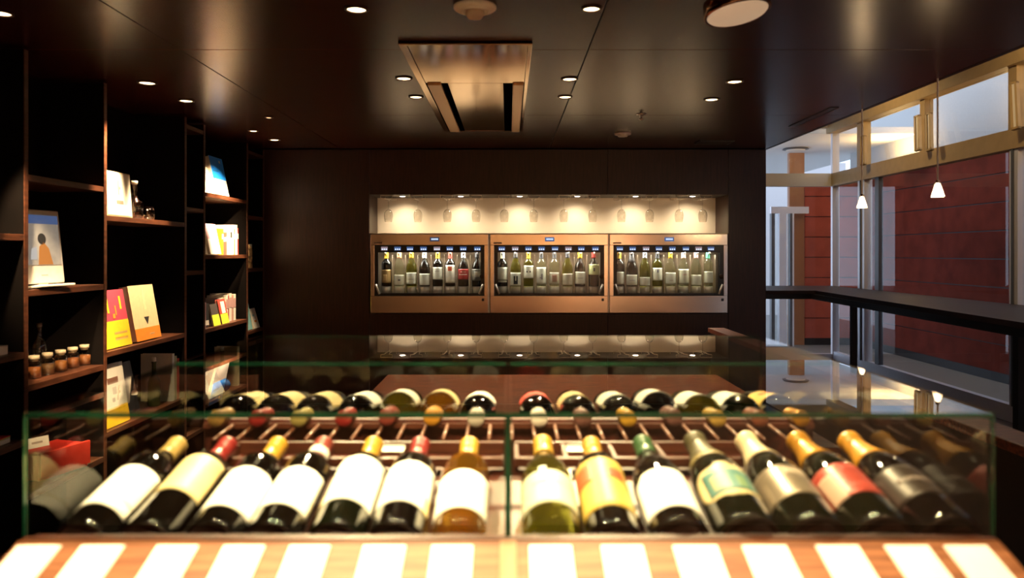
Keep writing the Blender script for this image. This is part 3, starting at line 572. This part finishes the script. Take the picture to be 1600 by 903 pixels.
FRONT = [
 ('bordeaux', MG_RED, C(.36, .24, .07, .4, 'tan_capsule'), M_WHITE, dict(lz=(.045, .155), capz=.25, extra=[(.068, .070, 0, 76, CREAMLAB)]), 'bottle with white label and tan capsule at the left end of the front row'),
 ('bordeaux', MG_RED, REDC, CREAMLAB, dict(lz=(.085, .190)), 'dark wine bottle with cream label and bright red capsule, second in the front row'),
 ('bordeaux', MG_RED, GOLDY, M_WHITE, dict(lz=(.040, .150)), 'dark bottle with white label, yellow capsule, third from left in front row'),
 ('bordeaux', MG_RED, C(.20, .035, .025, .4, 'brick_capsule'), M_WHITE, dict(lz=(.045, .150), capband=(.245, .266, M_WHITE)), 'dark wine bottle with brick-red capsule ringed in white'),
 ('bordeaux', MG_GRN, GOLDY, M_WHITE, dict(lz=(.058, .186), extra=[(.092, .0935, 0, 78, C(.5, .48, .42)), (.059, .090, -70, 20, CREAMLAB)]), 'dark green bottle with long white two-part label and yellow capsule'),
 ('bordeaux', MG_RED, REDC, M_WHITE, dict(lz=(.052, .168), extra=[(.05, .09, 66, 10, CREAMLAB)]), 'dark wine bottle with white label and red capsule, left of the golden wine'),
 ('bordeaux', MG_GLD, GOLDY, M_WHITE, dict(lz=(.035, .140)), 'clear bottle of golden white wine left of the glass divider'),
 ('burgundy', MG_OLV, GOLDY, PALE, dict(lz=(.040, .130), extra=[(.095, .0965, 10, 45, C(.4, .42, .35)), (.10, .14, -12, 8, C(.66, .66, .58))]), 'olive-tinted white wine bottle right of the glass divider'),
 ('bordeaux', MG_RED, C(.42, .21, .02, .4, 'amber_capsule'), C(.40, .27, .045), dict(lz=(.040, .180), extra=[(.115, .168, -50, 26, C(.30, .07, .012)), (.12, .150, 32, 20, C(.28, .05, .012))]), 'bottle with a tall yellow label carrying orange patches'),
 ('burgundy', MG_RED, C(.02, .07, .02, .4, 'green_capsule'), M_WHITE, dict(lz=(.030, .135), shape='arch'), 'dark bottle with white label and dark green capsule'),
 ('champagne', MG_GRN, OLIVE, C(.48, .38, .20), dict(lz=(.050, .145), shape='round', lab_half=72, neckl=(.185, .205, C(.16, .12, .04)), extra=[(.064, .124, 0, 50, TEAL), (.072, .108, -25, 12, C(.30, .28, .16)), (.07, .105, 22, 10, C(.12, .2, .10))]), 'sparkling wine bottle with rounded teal picture label and dark foil'),
 ('champagne', MG_GRN, C(.55, .44, .28, .45, 'cream_foil'), mat('silver_label', (.24, .19, .14), .35, metal=.6), dict(lz=(.055, .135), extra=[(.11, .125, 20, 25, C(.32, .26, .2)), (.10, .102, 20, 30, C(.3, .24, .2))]), 'sparkling wine bottle with silvery beige label and cream foil neck'),
 ('champagne', MG_GRN, GOLD, mat('coral_label', (.34, .045, .03), .38, metal=.25), dict(lz=(.058, .140), extra=[(.055, .12, -50, 18, C(.35, .22, .16)), (.12, .128, 10, 20, C(.3, .04, .03)), (.075, .08, 10, 26, C(.45, .06, .04))]), 'sparkling wine bottle with coral red label and gold foil neck'),
 ('champagne', MG_RED, C(.45, .20, .015, .4, 'deep_gold_foil'), mat('smoke_label', (.03, .020, .016), .35, metal=.3), dict(lz=(.055, .135), extra=[(.09, .10, 0, 40, C(.12, .09, .08))]), 'sparkling wine bottle with dark label at the right end of the front row'),
]
D0 = .985; Z0 = 1.213; ZB0 = 1.2404
for (kind, g, cp, lb, kw, lab), x in zip(FRONT, FX):
    r = prof(kind)[0]; X = (x-VX)/F*.98
    bottle(lab, kind, g, cp, lb, (X, D0, Z0+(r-.0375)/COS5), -(90-TI), 'bottles in the front row of the glass case', roll=random.uniform(-5, 5), seg=48, **kw)
BXs = [-5.5+0]  # back row: capsule spots in the photograph
BACKX = [324, 399, 464, 535, 603, 674, 743, 843, 912, 983, 1055, 1124, 1190, 1258]
BACK = [
 ('bordeaux', MG_RED, C(.22, .12, .03, .4, 'mustard_capsule'), CREAMLAB, 'dark bottle with cream label at the left end of the back row'),
 ('bordeaux', MG_RED, REDC, CREAMLAB, 'dark bottle with cream label and red capsule, second from the left in the back row'),
 ('bordeaux', MG_RED, C(.25, .20, .06, .4, 'khaki_capsule'), CREAMLAB, 'dark bottle with khaki capsule, third from the left in the back row'),
 ('bordeaux', MG_RED, REDC, M_WHITE, 'dark bottle with white label and red capsule, fourth from the left in back row'),
 ('burgundy', MG_OLV, C(.18, .03, .02, .4, 'rust_capsule'), M_WHITE, 'olive-tinted bottle with rust capsule in the left half of the back row'),
 ('burgundy', MG_GLD, C(.45, .20, .015, .4, 'orange_capsule'), CREAMLAB, 'golden-tinted bottle with orange capsule in the back row'),
 ('bordeaux', MG_RED, C(.40, .36, .30, .4, 'grey_capsule'), M_WHITE, 'dark bottle with grey capsule just left of the divider in the back row'),
 ('bordeaux', MG_RED, C(.62, .56, .48, .4, 'ash_capsule'), C(.55, .05, .03), 'dark bottle with a red label just right of the divider in the back row'),
 ('bordeaux', MG_RED, C(.12, .05, .04, .4, 'brown_capsule'), CREAMLAB, 'dark bottle with brown capsule and cream label in the back row'),
 ('bordeaux', MG_RED, GOLDY, M_WHITE, 'dark bottle with yellow capsule and white label in the back row'),
 ('burgundy', MG_RED, C(.14, .06, .05, .4, 'umber_capsule'), M_WHITE, 'stout dark bottle with broad white label in the back row'),
 ('bordeaux', MG_OLV, C(.42, .26, .05, .4, 'straw_capsule'), M_WHITE, 'olive-tinted bottle with straw capsule in the right half of the back row'),
 ('bordeaux', MG_GRN, C(.2, .06, .03, .4, 'copper_capsule'), M_WHITE, 'dark green bottle with copper capsule, second from the right in the back row'),
 ('bordeaux', MG_RED, GOLD, C(.80, .56, .15), 'dark bottle with yellow and orange label at the right end of the back row'),
]
for (kind, g, cp, lb, lab), x in zip(BACK, BACKX):
    r = prof(kind)[0]; X = (x-VX)/F*1.45
    if abs(X) > .5705: X = math.copysign(.5705, X)
    ex = [(.10, .13, 10, 16, C(.75, .2, .04))] if 'yellow and orange' in lab else []
    bottle(lab, kind, g, cp, lb, (X, 1.757, ZB0+(r-.0375)/COS5), 90-TB, 'bottles in the back row of the glass case', roll=180+random.uniform(-8, 8), lz=(.06, .165 if kind == 'bordeaux' else .145), extra=ex)

# ------------------------------------------------------------------ the display case
CF, CM, CBK, CT, CB, CW = .95, 1.39, 1.83, 1.397, 1.205, .615
dc = thing('display_case', 'glass-topped wooden wine display case filling the foreground', 'display case', (0, 1.39, 0))
def cp_(bm): return bm
def DC(name, x0, x1, y0, y1, z0, z1, m, bev=0, parent=None): return mesh(name, B(x0, x1, y0-1.39, y1-1.39, z0, z1, bev), m, parent or dc)
g = .006
def pane(name, x0, x1, y0, y1, z0, z1, edges):
    p = DC(name, x0, x1, y0, y1, z0, z1, M_GLASS)
    for e in edges: DC('polished_edge', *e, M_EDGE, 0, p)
e = .0012
# top panes: front left, front right, rear
pane('glass_top', -CW, -.005, CF, CM-.003, CT-g, CT, [(-CW, -.005, CF-e, CF, CT-g, CT), (-CW, -.005, CM-.003, CM-.003+e, CT-g, CT)])
pane('glass_top', .003, CW, CF, CM-.003, CT-g, CT, [(.003, CW, CF-e, CF, CT-g, CT), (.003, CW, CM-.003, CM-.003+e, CT-g, CT)])
pane('glass_top', -CW, CW, CM, CBK, CT-g, CT, [(-CW, CW, CBK, CBK+e, CT-g, CT)])
# front panes, sides, back, divider
for a, b in ((-CW, -.005), (.003, CW)): pane('glass_front', a, b, CF, CF+g, CB+.035, CT-g-.0005, [(a-e, a, CF, CF+g, CB+.035, CT-g-.0005)] if a < -.1 else [(b, b+e, CF, CF+g, CB+.035, CT-g-.0005)])
for s in (-1, 1):
    a, b = sorted((s*CW, s*(CW-g)))
    pane('glass_side', a, b, CF+g+.0005, CM-.002, CB, CT-g-.0005, [])
    pane('glass_side', a, b, CM+.002, CBK-g-.0005, CB, CT-g-.0005, [])
pane('glass_back', -CW, CW, CBK-g, CBK, CB, CT-g-.0005, [(-CW-e, -CW, CBK-g, CBK, CB, CT-g), (CW, CW+e, CBK-g, CBK, CB, CT-g)])
pane('glass_divider', -.0042, .0022, CF+.002, CM-.004, CB+.035, CT-.001, [(-.0050, .0030, CF-.001, CF+.0019, CB+.035, CT-.001)])
# carcass
DC('carcass', -CW, CW, CF+.002, CBK, .08, 1.14, M_DARK); DC('plinth', -CW+.04, CW-.04, CF+.06, CBK-.05, 0, .0795, M_BLACK)
DC('side_rim', -CW, -CW+.008, CF+.002, CBK, 1.1405, CB-.001, M_DARK); DC('side_rim', CW-.008, CW, CF+.002, CBK, 1.1405, CB-.001, M_DARK)
DC('back_rim', -CW+.009, CW-.009, CBK-.012, CBK, 1.1405, CB-.001, M_DARK)
def sheet(name, x0, x1, y0, z0, y1, z1, th, m, parent=None):
    bm = bmesh.new()
    q = [(y0-1.39, z0-th), (y1-1.39, z1-th), (y1-1.39, z1), (y0-1.39, z0)]
    A = [bm.verts.new((x0, a, b)) for a, b in q]; Bv = [bm.verts.new((x1, a, b)) for a, b in q]
    bm.faces.new(A); bm.faces.new(Bv[::-1])
    for i in range(4): bm.faces.new((A[i], A[(i+1) % 4], Bv[(i+1) % 4], Bv[i]))
    return mesh(name, bm, m, parent or dc)
zb = Z0-.0375/COS5-.0006
def zt(y): return zb+(y-D0)*TAN5
def zt2(y): return ZB0-.0375/COS5-.0012+(1.757-y)*math.tan(R(TB))
for a, b in ((-CW+.009, -.0055), (.0035, CW-.009)):
    sheet('front_tray', a, b, .962, zt(.962), 1.25, zt(1.25), .014, M_TRAY)
    sheet('back_tray', a, b, 1.51, zt2(1.51), 1.81, zt2(1.81), .014, M_TRAY)
DC('front_curb', -CW+.009, CW-.009, .957, .9615, 1.1405, 1.238, M_TRAY)
for k in range(14):
    for (x) in [(FX[k]-VX)/F*.98+.0425]:
        if abs(x) < .57 and abs(x) > .03: sheet('tray_rib', x-.003, x+.003, 1.0, zt(1.0)+.012, 1.25, zt(1.25)+.012, .0115, M_RAIL)
# neck rail: two slats with cross pieces
for a, b in ((-.50, -.010), (.010, .44)):
    r1 = DC('neck_rail', a, b, 1.268, 1.278, 1.236, 1.2525, M_RAIL, .002)
    DC('rail_slat', a, b, 1.376, 1.384, 1.23, 1.2525, M_RAIL, .002, r1)
    DC('rail_bed', a, b, 1.2785, 1.3755, 1.224, 1.230, M_TRAY, 0, r1)
    n = int((b-a)/.085)
    for k in range(n+1): DC('cross_slat', a+k*.085, a+k*.085+.007, 1.2785, 1.3755, 1.2305, 1.2495, M_RAIL, 0, r1)
    DC('rail_support', a+.02, b-.02, 1.30, 1.34, 1.1405, 1.2235, M_DARK, 0, r1)
DC('dowel_beam', -CW+.009, CW-.009, 1.492, 1.508, 1.1405, 1.268, M_TRAY)
DC('back_shelf_edge', -CW+.009, CW-.009, 1.484, 1.4915, 1.252, 1.262, M_RAIL)
DC('well_floor', -CW+.009, CW-.009, 1.251, 1.491, 1.1405, 1.148, M_DARK)
for k in range(-13, 14):
    x = k*.0425+.006
    bm = tube(bmesh.new(), [(x, 1.386-1.39, 1.254), (x, 1.484-1.39, 1.258)], .0032, 8)
    mesh('dowel', bm, mat('dowel_wood', (.13, .045, .022), .4), dc, True)
# price board at the front; board and cards lengthened unseen to bounce light upward
def bz(y): return 1.2365-(.95-y)*.35
for a, b in ((-CW-.005, -.012), (.010, CW+.005)): sheet('price_board', a, b, .52, bz(.52), .9485, bz(.9485), .02, M_BOARD)
sheet('board_stile', -.0115, .0095, .52, bz(.52)+.001, .9485, bz(.9485)+.001, .02, C(.34, .17, .08))
DC('board_lip', -CW-.005, CW+.005, .9505, .9565, 1.205, 1.2375, M_RAIL, .001)
DC('front_apron', -CW, CW, .62, .9485, .08, 1.09, M_DARK, .0)
TAGX = [(28, 95), (128, 194), (246, 309), (351, 413), (454, 515), (569, 633), (676, 738), (828, 892), (940, 1003), (1052, 1119), (1160, 1227), (1275, 1340), (1382, 1449), (1475, 1541)]
ORD = ['first', 'second', 'third', 'fourth', 'fifth', 'sixth', 'seventh']
for k, (a, b) in enumerate(TAGX):
    y = .937; x0, x1 = (a-VX)/F*y, (b-VX)/F*y
    lab = ('%s white price card from the left end of the sloping board' % ORD[k]) if k < 7 else ('%s white price card from the right end of the sloping board' % ORD[13-k])
    t = thing('price_card', lab, 'price card', ((x0+x1)/2, y, bz(y)+.0006), (math.atan(.35), 0, 0), 'price cards on the front board')
    hw = (x1-x0)/2
    mesh('holder', B(-hw-.001, hw+.001, -.261, .001, 0, .0010), M_OFFW, t); mesh('card', B(-hw, hw, -.26, 0, .0012, .0022), M_WHITE, t)
for x, y, l in ((612, 694, 'left'), (905, 694, 'right')):  # two flat white pieces, one on each half of the neck rail
    t = thing('white_piece', 'small flat white piece lying on the neck rail in the %s half of the case' % l, 'paper slip', ((x-VX)/F*1.33, 1.33, 1.2500))
    mesh('flat_piece', B(-.022, .022, -.012, .012, 0, .001), M_WHITE, t); mesh('second_piece', B(-.022, .022, .0121, .0128, 0, .006), M_WHITE, t)

# ------------------------------------------------------------------ dispensers in the back wall
S = F/YB
UN = [(579.5, 763), (766, 949.5), (952, 1136)]
M_SCR = emit('blue_lcd', (.10, .20, .50), .55); M_SCRT = emit('lcd_text', (.7, .82, 1), 1.3); M_LCDP = emit('pink_lcd', (.45, .33, .38), .6)
WHICH = ['left', 'middle', 'right']
BX = [[601, 621.6, 641, 662, 683, 703, 724, 746], [784, 805, 825.6, 846, 867, 888, 908, 930], [968, 988, 1009, 1029, 1050, 1071, 1091, 1110]]
DIS = []
for u, (a, b) in enumerate(UN):
    x0, x1 = (a-VX)/S, (b-VX)/S; cx = (x0+x1)/2; hw = (x1-x0)/2
    zt_, zb_ = FT-.005, CZ-(488.5-VY)/S
    t = thing('wine_dispenser', 'steel %s wine dispenser cabinet with eight bottles behind glass, set in the back wall' % WHICH[u], 'wine dispenser', (cx, YB-.02, zb_), (0, 0, 0), 'wine dispensers in the back wall')
    H = zt_-zb_; wz1 = CZ-(383-VY)/S-zb_; wz0 = CZ-(462-VY)/S-zb_; wx0 = -hw+.034; wx1 = hw-.034; Dp = .37
    # steel face around the window
    mesh('top_fascia', B(-hw, hw, 0, .03, wz1, H, .003), M_STEEL, t); mesh('bottom_fascia', B(-hw, hw, 0, .03, 0, wz0, .003), M_STEEL, t)
    for s, c_, d_ in ((0, -hw, wx0), (1, wx1, hw)): mesh('side_fascia', B(c_, d_, 0, .03, wz0+.0002, wz1-.0002, .002), M_STEEL, t)
    mesh('shell', (lambda bm: (box(bm, -hw, -hw+.012, .0305, Dp, 0, H), box(bm, hw-.012, hw, .0305, Dp, 0, H), box(bm, -hw+.012, hw-.012, .0305, Dp, H-.012, H), box(bm, -hw+.012, hw-.012, .0305, Dp, 0, .012), bm)[-1])(bmesh.new()), M_GREY, t)
    mesh('inner_back', B(-hw+.0125, hw-.0125, .26, .27, wz0, wz1), M_STEELIN, t)
    mesh('inner_floor', B(-hw+.0125, hw-.0125, .031, .2595, wz0-.012, wz0+.008), M_BLACK, t)
    # black bezel strip with displays
    sz0 = CZ-(394.5-VY)/S-zb_
    st = mesh('display_strip', B(wx0, wx1, .006, .04, sz0, wz1, .001), M_BLACK, t)
    mesh('bezel', (lambda bm: (box(bm, wx0, wx0+.03, .008, .028, wz0, sz0), box(bm, wx1-.03, wx1, .008, .028, wz0, sz0), box(bm, wx0+.03, wx1-.03, .008, .028, wz0, wz0+.022), bm)[-1])(bmesh.new()), M_BLACK, t)
    mesh('door_glass', B(wx0+.03, wx1-.03, .014, .018, wz0+.022, sz0-.0005), M_GLASS, t)
    for k, bx in enumerate(BX[u]):
        xx = (bx-VX)/S-cx
        l = mesh('price_display', B(xx-.028, xx+.028, .003, .0058, sz0+.018, wz1-.014), (M_LCDP if (k*3+u) % 4 == 0 else M_SCR), st)
        for q in range(3): mesh('price_digits', B(xx-.022+q*.017, xx-.011+q*.017, .002, .0029, sz0+.022, wz1-.03), M_SCRT, st)
        mesh('bottle_stand', lathe([(0, 0), (.041, 0), (.041, .066), (.038, .069), (0, .069)], 28), mat('stand_steel', (.80, .72, .62), .35, metal=.45, vs=6, var=.1), t, True, loc=(xx*.985, .085, wz0+.0085))
        mesh('tap_nozzle', tube(bmesh.new(), [(xx, .05, sz0+.01), (xx, .05, sz0-.012), (xx, .075, sz0-.02)], .007, 10), M_CHROME, t, True)
        mesh('divider', B(xx+.0555, xx+.0575, .06, .25, wz0+.0085, sz0-.02), M_STEELIN, t)
    mesh('logo_panel', B(.005 if u == 0 else -.035, .085 if u == 0 else .045, -.0015, -.0002, H-.062, H-.026), M_SCR if u else emit('lcd_dim', (.03, .05, .12), .6), t)
    o0 = .045 if u == 0 else .005
    for q in range(6): mesh('logo_mark', B(o0-.028+q*.01, o0-.021+q*.01, -.0022, -.0016, H-.05, H-.036), M_SCRT, t)
    mesh('maker_plate', B(-hw+.03, -hw+.10, -.0012, -.0002, wz1+.012, wz1+.024), C(.18, .12, .08), t)
    for s in (-1, 1): mesh('lever', tube(bmesh.new(), [(s*(hw-.045), -.006, wz0+.10), (s*(hw-.078), -.006, wz0+.015)], .009, 8), MATS['satin_wire'] if 'satin_wire' in MATS else mat('satin_wire', (.75, .68, .58), .3, metal=.5), t, True)
    mesh('door_lock', lathe([(0, 0), (.02, 0), (.02, .006), (.008, .008), (0, .008)], 20), mat('lock_dark', (.05, .03, .02), .3, metal=.8), t, True, loc=(hw-.052, .008, wz0+.165), rot=(R(90), 0, 0))
    mesh('key_switch', B(hw-.055, hw-.035, -.003, -.0002, wz0-.045, wz0-.022), M_BLACK, t)
    for s in (-.9, 0, .9): mesh('foot', lathe([(0, -.011), (.012, -.011), (.012, 0), (0, 0)], 12), M_CHROME, t, True, loc=(s*hw, .05, 0))
    mesh('led_strip', B(wx0+.03, wx1-.03, .045, .055, sz0+.012, sz0+.018), emit('led_tube', (1, .95, .85), 6), t)
    area((cx, YB+.04, zb_+sz0+.008), (R(-14), 0, 0), 2*hw-.16, .02, 9, (1, .92, .78))
    if u < 2: mesh('highlight_strip', B(hw+.0005, hw+.012, .002, .03, 0, H), mat('painted_highlight', (.85, .80, .78), .3, metal=.3), t)  # pale strip painted as the bright reflection between two cabinets
    DIS.append((cx, zb_, wz0, t))
def DB(u, k, kind, g, cap, lab, lz, label, extra=(), dz=0):
    cx, zb_, wz0, t = DIS[u]; x = (BX[u][k]-VX)/S; x = cx+(x-cx)*.985
    b_ = bottle(label, kind, g, cap, lab, (x, YB-.02+.085, zb_+wz0+.0085+.0700), 0, 'bottles inside the wine dispensers', extra=extra, seg=24, lz=lz, lab_half=75); b_.scale = (1.15, 1.15, 1.0)
KR, OR = C(.42, .26, .10), C(.75, .68, .55)
LW = C(.80, .78, .66)
rows = [
 (0, 0, 'bordeaux', MG_RED, GOLDY, KR, (.03, .145), 'dark bottle with a brown parchment label at the left end of the left dispenser', [(.05, .10, -10, 20, C(.6, .4, .18))]),
 (0, 1, 'burgundy', MG_PAL, C(.5, .2, .1), LW, (.01, .10), 'pale bottle with orange-brown neck and low white label in the left dispenser', [(.05, .06, 5, 12, BLK)]),
 (0, 2, 'burgundy', MG_OLV, GOLDY, LW, (.02, .12), 'green-gold wine bottle with white label, third in the left dispenser', [(.06, .065, 0, 30, C(.4, .35, .3))]),
 (0, 3, 'burgundy', MG_RED, M_WHITE, LW, (.01, .11), 'dark sloping bottle with white neck ring, fourth in the left dispenser', []),
 (0, 4, 'bordeaux', MG_RED, GOLDY, LW, (.06, .165), 'dark bottle with high white label and yellow neck, fifth in the left dispenser', [(.13, .135, 0, 30, C(.4, .35, .3))]),
 (0, 5, 'bordeaux', MG_RED, C(.25, .04, .03), LW, (.03, .185), 'dark bottle whose tall white label has a red seal, in the left dispenser', [(.135, .17, 0, 22, C(.7, .1, .03))]),
 (0, 6, 'burgundy', MG_RED, C(.4, .4, .45), C(.40, .03, .03), (.06, .15), 'dark bottle with a crimson label in the left dispenser', [(.10, .105, 0, 45, LW), (.12, .13, 0, 30, C(.6, .2, .15))]),
 (0, 7, 'burgundy', MG_RED, BLK, C(.16, .15, .13), (.05, .15), 'black bottle with dark grey label at the right end of the left dispenser', [(.08, .13, 0, 30, C(.35, .33, .3))]),
 (1, 0, 'bordeaux', MG_RED, C(.6, .55, .4), LW, (.055, .165), 'dark bottle with white label at the left end of the middle dispenser', [(.035, .05, 0, 60, LW)]),
 (1, 1, 'burgundy', MG_OLV, BLK, LW, (.0, .12), 'green bottle whose white label shows a dark V-shaped motif, in the middle dispenser', [(.02, .09, -14, 8, BLK), (.02, .09, 14, 8, BLK), (.02, .05, 0, 10, BLK)]),
 (1, 2, 'bordeaux', MG_OLV, GOLDY, LW, (.07, .18), 'green bottle with two small marks on a high white label, in the middle dispenser', [(.12, .135, -18, 8, BLK), (.12, .135, 18, 8, BLK)]),
 (1, 3, 'bordeaux', MG_PAL, BLK, LW, (.02, .165), 'clear bottle with a slanted grey drawing on its label, in the middle dispenser', [(.06, .11, 6, 8, C(.35, .3, .3)), (.07, .08, -6, 14, C(.5, .4, .4))]),
 (1, 4, 'bordeaux', MG_PAL, BLK, C(.60, .55, .45), (.02, .12), 'clear bottle with sketched brown label, fifth in the middle dispenser', [(.04, .10, 0, 30, C(.4, .22, .16))]),
 (1, 5, 'burgundy', MG_OLV, BLK, C(.58, .52, .40), (.01, .11), 'shadowed green bottle with a beige label, sixth in the middle dispenser', []),
 (1, 6, 'burgundy', MG_RED, GOLDY, LW, (.02, .125), 'dark bottle with white label and yellow neck in the middle dispenser', [(.07, .075, 0, 30, C(.4, .4, .35))]),
 (1, 7, 'burgundy', MG_RED, REDC, C(.60, .62, .30), (.10, .19), 'dark bottle with a high pale-green label at the right end of the middle dispenser', [(.13, .16, 0, 8, BLK)]),
 (2, 0, 'bordeaux', MG_RED, GOLDY, LW, (.02, .125), 'dark bottle with low white label at the left end of the right dispenser', []),
 (2, 1, 'champagne', MG_RED, BLK, LW, (.01, .10), 'broad black bottle with a low white label, second in the right dispenser', [(.05, .055, 0, 30, C(.4, .4, .38))]),
 (2, 2, 'burgundy', MG_OLV, C(.3, .3, .35), LW, (-.0, .08), 'sloping green bottle with very low label, third in the right dispenser', []),
 (2, 3, 'bordeaux', MG_OLV, BLK, LW, (.05, .16), 'olive bottle with a small grey crest on its label, in the right dispenser', [(.12, .145, -4, 9, C(.3, .3, .35))]),
 (2, 4, 'burgundy', MG_PAL, GOLDY, LW, (.02, .12), 'pale bottle with yellow neck in the right dispenser', [(.05, .055, 0, 20, C(.5, .4, .3))]),
 (2, 5, 'burgundy', MG_PAL, C(.75, .5, .45), C(.70, .66, .52), (.02, .15), 'pale bottle with a pink neck and cream label, sixth in the right dispenser', [(.10, .105, 4, 20, C(.6, .2, .2))]),
 (2, 6, 'burgundy', MG_PAL, C(.6, .3, .3), LW, (.01, .10), 'clear bottle with low broad white label, seventh in the right dispenser', []),
 (2, 7, 'bordeaux', MG_PAL, C(.05, .2, .14), LW, (.03, .13), 'grey-tinted bottle with green neck at the right end of the right dispenser', []),
]
for (u, k, kind, g_, cap, lab, lz, label, ex) in rows: DB(u, k, kind, g_, cap, lab, (max(.006, lz[0]), lz[1]), label, ex)

# ------------------------------------------------------------------ niche: lamps, racks, hanging glasses
for k, x in enumerate([629, 720, 812, 902, 993, 1082]):
    X = (x-VX)/F*(YB+.16); l = '%s small lamp from the left in the roof of the lit glass niche' % ORD[k]
    t = thing('niche_lamp', l, 'downlight', (X, YB+.16, NZ1), (0, 0, 0), 'lamps in the niche roof')
    mesh('trim_ring', lathe([(.024, 0), (.034, 0), (.034, -.004), (.024, -.004), (.024, 0)], 24), M_CHROME, t); mesh('lamp', lathe([(0, -.0005), (.0235, -.0005), (.02, -.007), (0, -.008)], 20), M_LEDW, t, True)
    spot((X, YB+.17, NZ1-.015), (X, YB+.31, NZ1-.35), 10.5, 125, 1.0, .015, (1, .80, .52))
GX = [607, 653, 699, 744, 788, 834, 881, 926, 971, 1015, 1061, 1098]
DEC = ['first', 'second', 'third', 'fourth', 'fifth', 'sixth']
for k, x in enumerate(GX):
    y = YB+.15; X = (x-VX)/F*y
    side = 'left' if k < 6 else 'right'; n = DEC[k] if k < 6 else DEC[11-k]
    rk = thing('glass_rack', 'chrome wire hanger holding the %s wine glass from the %s end of the niche' % (n, side), 'rack', (X, y, NZ1), (0, 0, 0), 'wire hangers in the niche')
    sk = (x-VX)/500*.05
    for s in (-1, 1):
        mesh('wire', tube(bmesh.new(), [(s*.05, -.11, -.0), (s*.05, -.11, -.026), (s*.02, -.10, -.03), (s*.012, .12, -.03), (s*.05, .13, -.026), (s*.05, .13, 0)], .0034, 6), mat('satin_wire', (.75, .68, .58), .3, metal=.5), rk, True)
    mesh('cross_wire', tube(bmesh.new(), [(-.05, -.11, -.0025), (.05, -.11, -.0025)], .0034, 6), mat('satin_wire', (.75, .68, .58), .3, metal=.5), rk)
    gl_ = thing('wine_glass', '%s upside-down wine glass from the %s end of the niche' % (n, side), 'wine glass', (X, y, NZ1-.032), (R(180), 0, 0), 'wine glasses hanging in the niche')
    mesh('foot', lathe([(0, -.0055), (.033, -.0045), (.034, -.003), (.012, 0), (.005, .004), (0, .004)], 28), M_THIN, gl_, True)
    mesh('stem', lathe([(.0048, .0045), (.0036, .02), (.0034, .075), (.006, .085)], 16), M_THIN, gl_, True)
    mesh('bowl', lathe([(.0062, .0855), (.022, .094), (.036, .115), (.0395, .14), (.036, .172), (.030, .198), (.0293, .198), (.0353, .172), (.0388, .14), (.0353, .1155), (.0215, .095), (0, .088)], 28), M_THIN, gl_, True)
